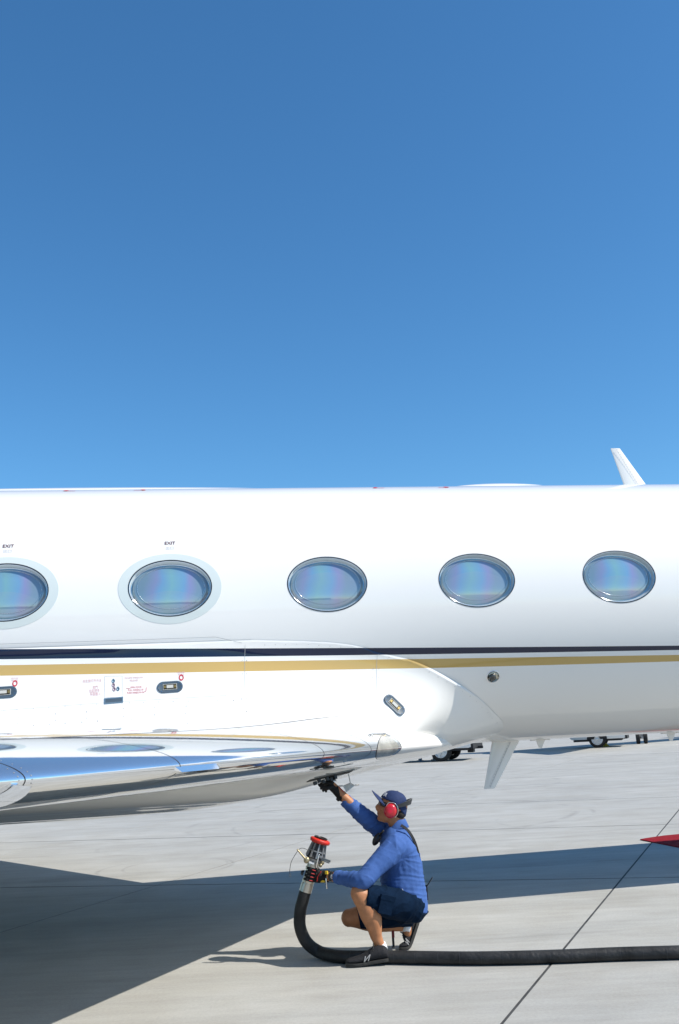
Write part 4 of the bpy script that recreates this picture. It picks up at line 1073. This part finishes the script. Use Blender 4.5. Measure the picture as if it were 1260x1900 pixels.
# ---- shoes
def shoe(path, ups, sidev, lab, scale=1.):
    """path: sole centre line heel -> toe, ups: upward direction at each point"""
    prof = [(0, .026, .050), (.03, .033, .080), (.12, .037, .098), (.22, .038, .102), (.32, .039, .098), (.42, .041, .086), (.52, .044, .072), (.64, .048, .060), (.76, .050, .052), (.88, .044, .044), (.96, .030, .034), (1, .014, .024)]
    P = spline(path, 6); Us = spline(ups, 6); n = len(P)-1
    def at(t): k = min(n-1e-6, max(0, t)*n); i = int(k); return lerp(P[i], P[i+1], k-i), lerp(Us[i], Us[i+1], k-i).normalized()
    up_ = MB(); so_ = MB(); r1_ = []; r2_ = []
    for t, w_, h in prof:
        c_, u = at(t); w_ *= scale; h *= scale; rg = []
        for j in range(20):
            a = 2*math.pi*j/20; x = math.cos(a); y = math.sin(a)
            yy = (y*.5+.5) if y < 0 else .5+.5*y
            wd_ = w_*(abs(x)**.75)*(1-.38*max(0, y)**1.5*(h/.1))
            rg.append(c_+u*(.014+(h-.014)*yy)+sidev*math.copysign(wd_, x))
        r1_.append(rg)
        w2 = w_+.004; r2_.append([c_+sidev*w2*.93+u*.0, c_+sidev*w2+u*.010, c_+sidev*w2*.98+u*.019, c_-sidev*w2*.98+u*.019, c_-sidev*w2+u*.010, c_-sidev*w2*.93])
    up_.rings(r1_); so_.rings(r2_)
    me = mesh_remesh(up_, 'shoe', M_shoe, .005, 3); s = part('shoe', me, man, label=lab)
    mp('sole', so_, M_sole, s, True, 45)
    # laces
    lb = MB()
    for k in range(5):
        c_, u = at(.34+.055*k); h = (.096-.010*k)*scale; w_ = .020
        lb.tube([c_+u*(h-.006)-sidev*w_, c_+u*(h+.004), c_+u*(h-.006)+sidev*w_], .0032, 6, u)
    c_, u = at(.32); lb.tube([c_+u*.098, c_+u*.106+sidev*(-.03), c_+u*.085+sidev*(-.045)], .0028, 6, u); lb.tube([c_+u*.098, c_+u*.112+sidev*(.02), c_+u*.098+sidev*.035], .0028, 6, u)
    mp('laces', lb, M_black, s)
    # the stitched letter on the side
    nb_ = MB(); cs = []
    for (t, hh) in ((.44, .028), (.40, .060), (.53, .026), (.50, .054)):
        c_, u = at(t); wv = [p for p in prof]; w_ = .051*scale
        cs.append(c_+u*hh*scale-sidev*(w_*(1-.20*hh/.06)))
    for a, c_ in ((cs[0], cs[1]), (cs[1], cs[2]), (cs[2], cs[3])): nb_.tube([a, c_], .0034, 6, Vector((0, 0, 1)), True)
    mp('stitched_logo', nb_, M_grey, s)
    return s
hl, tl = Vector((0.16,6.86,0.025)), Vector((-0.086,6.866,0)); tl.z = 0; hl.z = max(.012, hl.z)
fd = (tl-hl).normalized(); 
tl = hl+fd*.285
tl = hl+fd*.285; Z = Vector((0, 0, 1)); sv = fd.cross(Z).normalized()
if sv.y < 0: sv = -sv
shoe([hl, lerp(hl, tl, .35), lerp(hl, tl, .7), tl+Z*.012], [Z, Z, Z, Z], sv, 'black running shoe flat on the concrete in front')
b = MB(); b.tube([lerp(KNL, ANL, .945)+back*.004, ANL+(ANL-KNL).normalized()*.02], [.0385, .042], 18, LAT); mp('sock', b, M_sock)
b3 = Vector((0.332,7.281,0)); b3.z = .003; t3 = b3+Vector((-.085, -.02, 0)); h3 = Vector((0.4113,7.32,0.1723)); m3 = lerp(b3, h3, .5)
dv = (b3-h3).normalized(); nu = Vector((-1, 0, 0)); nu = (nu-dv*nu.dot(dv)).normalized()
sv2 = Vector((.1, 1, 0)).normalized()
shoe([h3, m3, lerp(m3, b3, .75)+Vector((-.002, 0, 0)), b3+Vector((-.02, 0, 0)), t3], [nu, nu, (nu+Z*.2).normalized(), (nu*.3+Z).normalized(), Z], sv2, 'black running shoe bent on its toes behind', .95)
b = MB(); b.tube([lerp(KNR, ANR, .93), lerp(KNR, ANR, 1.05)], [.037, .040], 18, LAT); mp('sock', b, M_sock)

# ================================================================== fuelling hose with its nozzle
no = Vector((-0.057,6.978,0)); no.z = 0
hose = thing('fuelling_hose', 'thick black fuelling hose lying across the apron with a red-rimmed pressure nozzle held upright', 'hose', no)
def np_(name, mb, mt, parent=None, ang=None, smooth=True, label=None):
    me = mb.me(name, mt, smooth, no)
    if ang: autosmooth(me, ang)
    return part(name, me, parent or hose, label=label)
HR = .041
pts = spline([NZA+ND*.02, NZA-ND*.06, (-0.4182,7.07,0.3166), (-0.4231,7.08,0.2183), (-0.3846,7.1,0.116), (-0.304,7.12,0.046), (-0.1917,6.9902,0.041), (-0.0547,6.9273,0.041), (0.0877,6.9016,0.041), (0.4013,6.8057,0.041), (0.6729,6.7275,0.041), (0.9427,6.6792,0.041), (1.2454,6.645,0.041), (1.6163,6.6236,0.041), (1.9779,6.5817,0.041), (2.4378,6.5452,0.041), (3.4301,6.512,0.041)], 10)
pts = [Vector((p.x, p.y, max(p.z, HR))) for p in pts]
M_hose = mat('black_rubber_hose', (.020, .020, .0205), .55, 0, 0, .4, bump=.5, bscale=45, vary=.6, vscale=7)
b = MB(); b.tube(pts, HR, 24, Vector((0, 1, 0))); np_('rubber_hose', b, M_hose)
# wrap ridges printed round the hose
b = MB()
acc = 0
for i in range(60, len(pts)-1):
    acc += (pts[i]-pts[i-1]).length
    if acc > .135:
        acc = 0; t = (pts[i+1]-pts[i-1]).normalized(); b.tube([pts[i]-t*.0015, pts[i]+t*.0015], HR+.0008, 24, Vector((0, 1, 0)))
np_('hose_wrap_seams', b, mat('hose_seam', (.030, .030, .032), .5), None, 50).__setitem__('kind', 'stuff')
nz = MB(); nz.lathe(NZA-ND*.012, NZB, [(0, .039), (0, .0425), (.055, .0425), (.055, .038), (.062, .038), (.062, .042), (.075, .044), (.078, .039), (.14, .038), (.142, .044), (.160, .046), (.165, .041), (.20, .041)], 28)
noz = np_('nozzle', nz, M_steel, None, 35)
NT = (NZB-NZA).length
def npt(t, s=0., w_=0.): return NZA+ND*t+side*s+toward*w_
b = MB(); b.lathe(npt(.19), npt(.3), [(0, .050), (.025, .058), (.028, .050), (.05, .046)], 24); np_('valve_body', b, M_cast, noz, 35)
b = MB(); b.lathe(npt(.215), npt(.34), [(0, .045), (.0, .066), (.008, .067), (.012, .060), (.105, .040), (.112, .050), (.118, .050), (.118, .03)], 28); np_('cast_cage', b, mat('cage_core', (.03, .03, .032), .5), noz, 35)
for k in range(10):
    q = 2*math.pi*k/10+.2; e = side*math.cos(q)+toward*math.sin(q); tg = ND.cross(e)
    b = MB(); v = [npt(.222)+e*.072+tg*.005, npt(.222)+e*.072-tg*.005, npt(.222)+e*.050-tg*.005, npt(.222)+e*.050+tg*.005, npt(.325)+e*.052+tg*.004, npt(.325)+e*.052-tg*.004, npt(.325)+e*.036-tg*.004, npt(.325)+e*.036+tg*.004]
    b.add(v, [(0, 1, 2, 3), (7, 6, 5, 4), (0, 4, 5, 1), (1, 5, 6, 2), (2, 6, 7, 3), (3, 7, 4, 0)]); np_('rib', b, M_cast, noz, None, False)
b = MB(); b.lathe(npt(.262), npt(.28), [(0, .062), (.007, .061)], 28); np_('cage_ring', b, M_cast, noz, 35)
b = MB(); rr_ = [(0, .052), (.004, .067), (.012, .0705), (.022, .0705), (.028, .066), (.031, .056)]; b.lathe(npt(.318), npt(.36), rr_, 32); np_('red_rim', b, mat('worn_red_rubber', (.55, .025, .015), .38, bump=.3, bscale=70, vary=.25, vscale=30), noz)
b = MB(); b.lathe(npt(.350), npt(.37), [(0, .046), (.008, .048), (.010, .044), (.004, .038), (.004, .01)], 28); np_('face_seal', b, M_black, noz, 35)
# levers, rod and tether
b = MB(); l0 = npt(.235, -.055, .03); l1 = l0-side*.085+ND*.045+toward*.02; l1 = Vector((-0.4121,6.99,0.7294)); l0 = Vector((-0.3544,6.99,0.6598))
b.tube([l0, lerp(l0, l1, .5), l1], [.013, .010, .008], 10, toward, True, .7); b.ell(l0, (side*.020, toward*.016, ND*.022)); np_('lever', b, M_brass, noz)
b = MB(); l0 = Vector((-0.2552,7.01,0.666)); l1 = Vector((-0.1962,6.97,0.6472)); b.box((l0+l1)/2, ((l1-l0).length/2+.006, .008, .007), ((l1-l0).normalized(), toward, ND)); b.box((l0+l1)/2+Vector((-.004, 0, -.012)), ((l1-l0).length/2, .006, .003), ((l1-l0).normalized(), toward, ND)); b.box(Vector((-0.269,7,0.6786)), (.022, .010, .006), (side, toward, ND)); np_('lever', b, M_cast, noz, None, False)
b = MB(); b.tube([npt(.17, .026, .055), npt(.25, .020, .066)], .007, 10, side, True); np_('rod', b, M_chrome, noz)
b = MB(); b.ell(npt(.205, .055, .02), (side*.016, toward*.016, ND*.018)); b.ell(npt(.185, .05, .028), (side*.012, toward*.012, ND*.014)); np_('knob', b, M_brass, noz)
b = MB(); b.lathe(npt(.10, -.046, .0), npt(.10, -.046, .0)-side*.03, [(0, .018), (.012, .018), (.016, .012), (.02, .011)], 14); np_('vacuum_vent', b, M_black, noz, 35)
b = MB(); b.tube(spline([(-0.3404,6.99,0.7221), (-0.3693,6.99,0.7377), (-0.3989,6.99,0.7357), (-0.4261,6.99,0.7056), (-0.4576,6.99,0.6582), (-0.4708,6.99,0.61), (-0.4739,6.99,0.5788)], 6), .0022, 6, toward)
c_ = Vector((-0.4725,6.99,0.5683)); b.tube([c_+Vector((.006*math.cos(q), 0, .012*math.sin(q))) for q in [math.pi*2*k/10 for k in range(11)]], .0015, 5, toward); np_('tether', b, mat('grey_cable', (.10, .10, .10), .4, .3), noz)
b = MB(); b.box(Vector((-0.3226,7,0.6393)), (.017, .004, .006), (side, toward, ND)); np_('nozzle_label', b, M_sock, noz, None, False)

# ================================================================== things farther out on the apron
# ---- red carpet at the far side of the jet
M_carpet = mat('red_carpet', (.24, .015, .022), .95, 0, 0, .1, bump=.8, bscale=120, vary=.3, vscale=60)
c0, c1, c2, c3 = [Vector(x) for x in ((3.397,12.317,0), (3.766,12.539,0), (4.139,12.358,0), (3.609,11.396,0))]
c2 = c1+(c1-c0).normalized()*1.2+Vector((1.2, .1, 0)); c3 = c0+(c3-c0)*2.6
b = MB(); n = 10; top = []
def cpt(u, v_): return (c0*(1-u)+c3*u)*(1-v_)+((c1*(1-u)+c2*u))*v_
for i in range(n+1):
    for j in range(n+1):
        p = cpt(i/n, j/n); top.append(Vector((p.x, p.y, .012+.012*max(0, noise.noise(p*2.3))*(1 if i or j else 0))))
nn = n+1
f_ = [(i*nn+j, (i+1)*nn+j, (i+1)*nn+j+1, i*nn+j+1) for i in range(n) for j in range(n)]
rim = [i*nn for i in range(nn)]+[n*nn+j for j in range(1, nn)]+[i*nn+n for i in range(n-1, -1, -1)]+[j for j in range(n-1, 0, -1)]
k0 = len(top); v_ = list(top)+[Vector((top[i].x, top[i].y, .0005)) for i in rim]
f_ += [(rim[k], rim[(k+1) % len(rim)], k0+(k+1) % len(rim), k0+k) for k in range(len(rim))]
co = Vector((c0.x, c0.y, 0)); b.add([p-co for p in v_], f_); cm_ = b.me('red_carpet', M_carpet, False)
o = part('red_carpet', cm_); o.location = co; o['label'] = 'corner of a red carpet lying on the concrete'; o['category'] = 'carpet'

M_tyre = mat('black_tyre', (.014, .014, .015), .8, bump=.3, bscale=40)
M_rim = mat('silver_wheel', (.62, .63, .65), .25, .9)
M_body = mat('white_vehicle_paint', (.72, .73, .74), .3, 0, .8)
M_under = mat('black_underbody', (.02, .02, .022), .7)
M_glass = mat('dark_vehicle_glass', (.02, .03, .035), .05, 0, .8)
M_yel = mat('yellow_chock', (.55, .42, .05), .6)
def wheel(parent, loc, r, wd_, spokes, axis='Y', sgn=-1):
    b = MB(); b.lathe((0, -wd_/2, 0), (0, wd_/2, 0), [(0, r*.62), (.0, r*.80), (.02, r*.96), (.05, r), (wd_-.05, r), (wd_-.02, r*.96), (wd_, r*.8), (wd_, r*.62)], 36, False)
    w_ = part('wheel', autosmooth(b.me('wheel', M_tyre), 50), parent); w_.location = loc
    b = MB(); b.lathe((0, sgn*wd_/2*.55, 0), (0, sgn*wd_, 0), [(0, .02), (.0, r*.60), (wd_*.2, r*.66), (wd_*.24, r*.66), (wd_*.24, r*.60), (wd_*.05, r*.56)], 32, False); rm = part('rim', autosmooth(b.me('rim', M_rim), 40), w_)
    b = MB()
    for k in range(spokes):
        a = 2*math.pi*k/spokes; d = Vector((math.cos(a), 0, math.sin(a))); t_ = Vector((-math.sin(a), 0, math.cos(a)))
        b.box(d*r*.34+Vector((0, sgn*wd_*.42, 0)), (r*.26, wd_*.05, r*(.11 if spokes < 8 else .035)), (d, Vector((0, 1, 0)), t_))
    b.lathe((0, sgn*wd_*.40, 0), (0, sgn*wd_, 0), [(0, r*.14), (wd_*.08, r*.13), (wd_*.1, r*.05)], 16)
    sp = part('spokes', b.me('spokes', M_rim, False), w_); sp['kind'] = 'stuff'
    b = MB(); b.lathe((0, sgn*wd_*.16, 0), (0, sgn*wd_*.17, 0), [(0, r*.56), (.004, r*.56)], 24); part('hub_well', b.me('hub_well', M_under), w_)
    return w_
def vehicle(name, lab, cat, loc, yaw, L_, W_, H_, clear, r, spokes, axles, van, group=None, hitch=False):
    t = thing(name, lab, cat, loc, (0, 0, yaw), group)
    b = MB()
    # body shell lofted along the length: outline of a van or a pickup, front at +x
    if van: prof = [(-L_/2, clear, H_*.80), (-L_/2+.08, clear, H_*.97), (-L_*.1, clear, H_), (L_*.22, clear, H_*.98), (L_*.33, clear, H_*.72), (L_*.46, clear, H_*.55), (L_/2, clear+.1, H_*.40)]
    else: prof = [(-L_/2, clear, H_*.56), (-L_*.06, clear, H_*.56), (-L_*.055, clear, H_*.98), (L_*.10, clear, H_), (L_*.22, clear, H_*.64), (L_*.44, clear, H_*.60), (L_/2, clear+.1, H_*.45)]
    rs = []
    for x, z0, z1 in prof:
        w_ = W_/2; zt = z1; zm = z0+(z1-z0)*.55 if z1 > H_*.7 else z0+(z1-z0)*.8; tw = .82 if z1 > H_*.7 else .95
        rs.append([Vector((x, -w_*.94, z0)), Vector((x, -w_, z0+.12)), Vector((x, -w_, zm)), Vector((x, -w_*tw, zt)), Vector((x, w_*tw, zt)), Vector((x, w_, zm)), Vector((x, w_, z0+.12)), Vector((x, w_*.94, z0))])
    b.rings(rs); body_ = part('body', autosmooth(b.me('body', M_body), 25), t)
    b = MB(); b.box((0, 0, clear-.03), (L_/2-.15, W_/2-.12, .06)); b.box((-L_/2-.02, 0, clear+.06), (.07, W_/2-.05, .09))
    if hitch: b.box((-L_/2-.12, 0, clear-.02), (.16, .05, .05)); b.box((-L_/2+.25, -.35, clear-.12), (.12, .12, .08)); b.box((-L_/2+.12, .35, clear-.10), (.10, .04, .09))
    part('underbody', b.me('underbody', M_under, False), t)
    for x in axles:
        for sgn in (-1, 1):
            wheel(t, (x, sgn*(W_/2-.13), r), r, .24, spokes, sgn=sgn)
            b = MB(); n = 16; b.rings([[Vector((x+(r*1.16)*math.cos(math.pi*k/n)*q, sgn*(W_/2+o_), r+(r*1.12)*math.sin(math.pi*k/n)*q)) for k in range(n+1)] for q, o_ in ((1.0, .012), (.30, .006))], cap=False); part('wheel_arch', b.me('wheel_arch', M_under, False), t)
    for sgn in (-1, 1):
        xs_ = [(-L_*.36, -L_*.14), (-L_*.12, L_*.06), (L_*.08, L_*.2)] if van else [(-L_*.04, L_*.04), (L_*.05, L_*.14)]
        for x0, x1 in xs_:
            b = MB(); z0, z1 = H_*.62, H_*.88; y0 = W_/2*.985; y1 = W_/2*.87
            b.add([(x0, sgn*y0, z0), (x1, sgn*y0, z0), (x1-.03, sgn*y1, z1), (x0, sgn*y1, z1)], [(0, 1, 2, 3)]); part('window', b.me('window', M_glass, False), t)
        b = MB(); b.box((L_/2-.05, sgn*W_*.36, H_*.42), (.06, .15, .07)); part('headlight', b.me('headlight', M_lamp, False), t)
        b = MB(); b.box((-L_/2+.01, sgn*W_*.43, H_*.50), (.03, .06, .12)); part('tail_light', b.me('tail_light', M_red, False), t)
    return t
pk_loc = (2.108, 38.871, 0.0)
pk_yaw = 2.8221974004748307
vn_loc = (10.687, 43.445, 0.0)
vn_yaw = 2.8221974004748307
vn_chocks = [(11.068, 43.791, 0.0)]
tb_loc = (2.731, 38.432, 0.0)
tb_yaw = .35
fj_yaw = 3.7000980142279785
gear_x = 5.0
fw_x0, fw_x2, fw_x1, fw_x3, fw_y = (10.321, 5.01, 11.953, 11.37, 3.8655)
fj_loc = (17.141, 47.308, 0.0)
pick = vehicle('pickup_truck', 'white pickup on chrome alloy wheels seen under the fairing left of the belly antenna', 'pickup', pk_loc, pk_yaw, 5.4, 1.95, 1.85, .46, .39, 5, (-1.55, 1.75), False, hitch=True)
van_ = vehicle('ground_cart', 'white single axle cart on many-spoked silver wheels, under the belly right of the antenna', 'trailer', vn_loc, vn_yaw, 2.3, 1.75, 2.6, .36, .36, 14, (0.,), True)
# chock beside the van's wheel
for loc in vn_chocks:
    b = MB(); b.add([Vector(q) for q in ((-.12, -.14, 0), (.12, -.14, 0), (.12, .14, 0), (-.12, .14, 0), (-.02, -.14, .15), (-.02, .14, .15))], [(0, 3, 2, 1), (0, 1, 4), (1, 2, 5, 4), (2, 3, 5), (3, 0, 4, 5)])
    o = part('wheel_chock', b.me('wheel_chock', M_yel, False)); o.location = loc; o['label'] = 'yellow wheel chock behind the silver spoked wheel'; o['category'] = 'chock'
# ---- jack stand / tow bar standing left of the pickup's wheel
ts = thing('tow_bar', 'dark tow bar on short blue-grey legs standing left of the pickup wheel', 'tow bar', tb_loc, (0, 0, tb_yaw))
b = MB(); b.box((-.5, 0, .42), (1.3, .05, .05)); b.tube([(-1.8, 0, .40), (-2.6, 0, .18)], .05, 8); part('bar', b.me('bar', M_under, False), ts)
for x in (-.18, .42):
    b = MB(); b.box((x, 0, .2), (.05, .06, .2)); b.box((x, 0, .03), (.10, .12, .03)); part('leg', b.me('leg', mat('blue_grey_leg', (.12, .17, .24), .5), False), ts)
b = MB(); b.box((.12, 0, .25), (.3, .03, .03)); part('brace', b.me('brace', mat('blue_grey_leg', (.12, .17, .24), .5), False), ts)
b = MB(); b.box((.62, -.02, .05), (.10, .10, .05)); part('foot_pad', b.me('foot_pad', mat('orange_pad', (.5, .18, .04), .6), False), ts)
# ---- another jet parked behind; under the belly only its twin wheels and its shadow show
fj = thing('parked_jet', 'second white jet parked far behind, only its twin wheels showing under the belly', 'aircraft', fj_loc, (0, 0, fj_yaw))
b = MB(); rs = []
for k in range(40):
    t = k/39; x = -11+22*t
    r = 1.15*(1 if .22 < t < .82 else (math.sin(math.pi/2*min(1, (t/.22)**.8+.03)) if t <= .22 else math.sqrt(max(.001, 1-((t-.82)/.18)**2.2))))
    zz = 2.45+(.55*(1-t/.22)**1.3 if t < .22 else (-.3*((t-.82)/.18)**2 if t > .82 else 0))
    rs.append([Vector((x, r*math.cos(2*math.pi*j/24), zz+r*math.sin(2*math.pi*j/24))) for j in range(24)])
b.rings(rs); part('fuselage', b.me('fuselage', M_body), fj)
for sg in (1, -1):
    b = MB(); rs = []
    for k in range(9):
        t = k/8; y = fw_y*sg*t; xa = fw_x0+(fw_x1-fw_x0)*t; xb = fw_x2+(fw_x3-fw_x2)*t
        rs.append([Vector((xa+(xb-xa)*u, y, 1.6+.1*t+z*(1-.6*t))) for u, z in ((0, 0), (.05, .09), (.3, .15), (.7, .08), (1, 0), (.7, -.04), (.3, -.09), (.05, -.06))])
    b.rings(rs); part('wing', autosmooth(b.me('wing', M_body), 40), fj)  # unseen wing, outline shaped to throw the broad shadow patch on the apron
    b = MB(); b.tube([(-6.5, sg*1.75, 3.1), (-6.2, sg*1.75, 3.1), (-4.2, sg*1.75, 3.1), (-3.8, sg*1.75, 3.1)], [.35, .5, .55, .48], 20, Vector((0, 0, 1))); part('engine', b.me('engine', M_body), fj)
b = MB(); b.add([(-9.6, -.1, 3.2), (-6.2, -.1, 3.5), (-9.2, -.06, 6.6), (-10.6, -.06, 6.6), (-9.6, .1, 3.2), (-6.2, .1, 3.5), (-9.2, .06, 6.6), (-10.6, .06, 6.6)], [(0, 1, 2, 3), (7, 6, 5, 4), (0, 4, 5, 1), (1, 5, 6, 2), (2, 6, 7, 3), (3, 7, 4, 0)]); part('tail_fin', b.me('tail_fin', M_body, False), fj)
for gx, gy, rr_ in ((gear_x, 0, .27), (-1.4, 2.1, .38), (-1.4, -2.1, .38)):
    for k in (-1, 1):
        b = MB(); b.lathe((0, -.09, 0), (0, .09, 0), [(0, rr_*.5), (0, rr_*.8), (.03, rr_), (.15, rr_), (.18, rr_*.8), (.18, rr_*.5)], 28); o = part('wheel', autosmooth(b.me('wheel', M_tyre), 50), fj); st_ = (math.radians(75)-fj_yaw if gy == 0 else 0); o.rotation_euler = (0, 0, st_); o.location = (gx-k*.16*math.sin(st_), gy+k*.16*math.cos(st_), rr_)
    b = MB(); b.tube([(gx, gy, rr_), (gx-.05, gy, 1.5)], .06, 10); b.tube([(gx, gy-.14, rr_), (gx, gy+.14, rr_)], .05, 8, Vector((1, 0, 0))); part('gear_leg', b.me('gear_leg', M_body), fj)

# ================================================================== unseen buildings added behind the viewer, only for reflections in windows and metal
M_wall = mat('tan_wall', (.34, .27, .21), .8, vary=.12, vscale=.4)
M_wall2 = mat('brick_red_wall', (.22, .085, .06), .8, vary=.15, vscale=.5)
M_roofs = mat('grey_roof', (.20, .21, .22), .6)
for nm, lab, x0, x1, y, h, mt, nd in (('terminal_building', 'low brick-red terminal building added unseen to be mirrored in the leftmost cabin window', -52, -14, -48, 7.5, M_wall2, 9), ('hangar', 'long tan hangar added unseen to be mirrored low in the cabin windows', -8, 40, -110, 5, M_wall, 6)):
    t = thing(nm, lab, 'building', ((x0+x1)/2, y, 0)); L_ = (x1-x0)/2
    b = MB(); b.box((0, -6, h/2), (L_, 6, h/2)); part('wall', b.me('wall', mt, False), t)
    b = MB(); b.box((0, -6, h+.2), (L_+.6, 6.8, .25)); part('roof', b.me('roof', M_roofs, False), t)
    for k in range(nd):
        xx = -L_+(k+.5)*2*L_/nd
        b = MB(); b.box((xx, .04, h*.62), (L_/nd*.72, .05, h*.12)); part('window', b.me('window', M_glass, False), t)
        b = MB(); b.box((xx, .05, h*.2), (L_/nd*.5, .06, h*.2)); part('door', b.me('door', M_roofs, False), t)
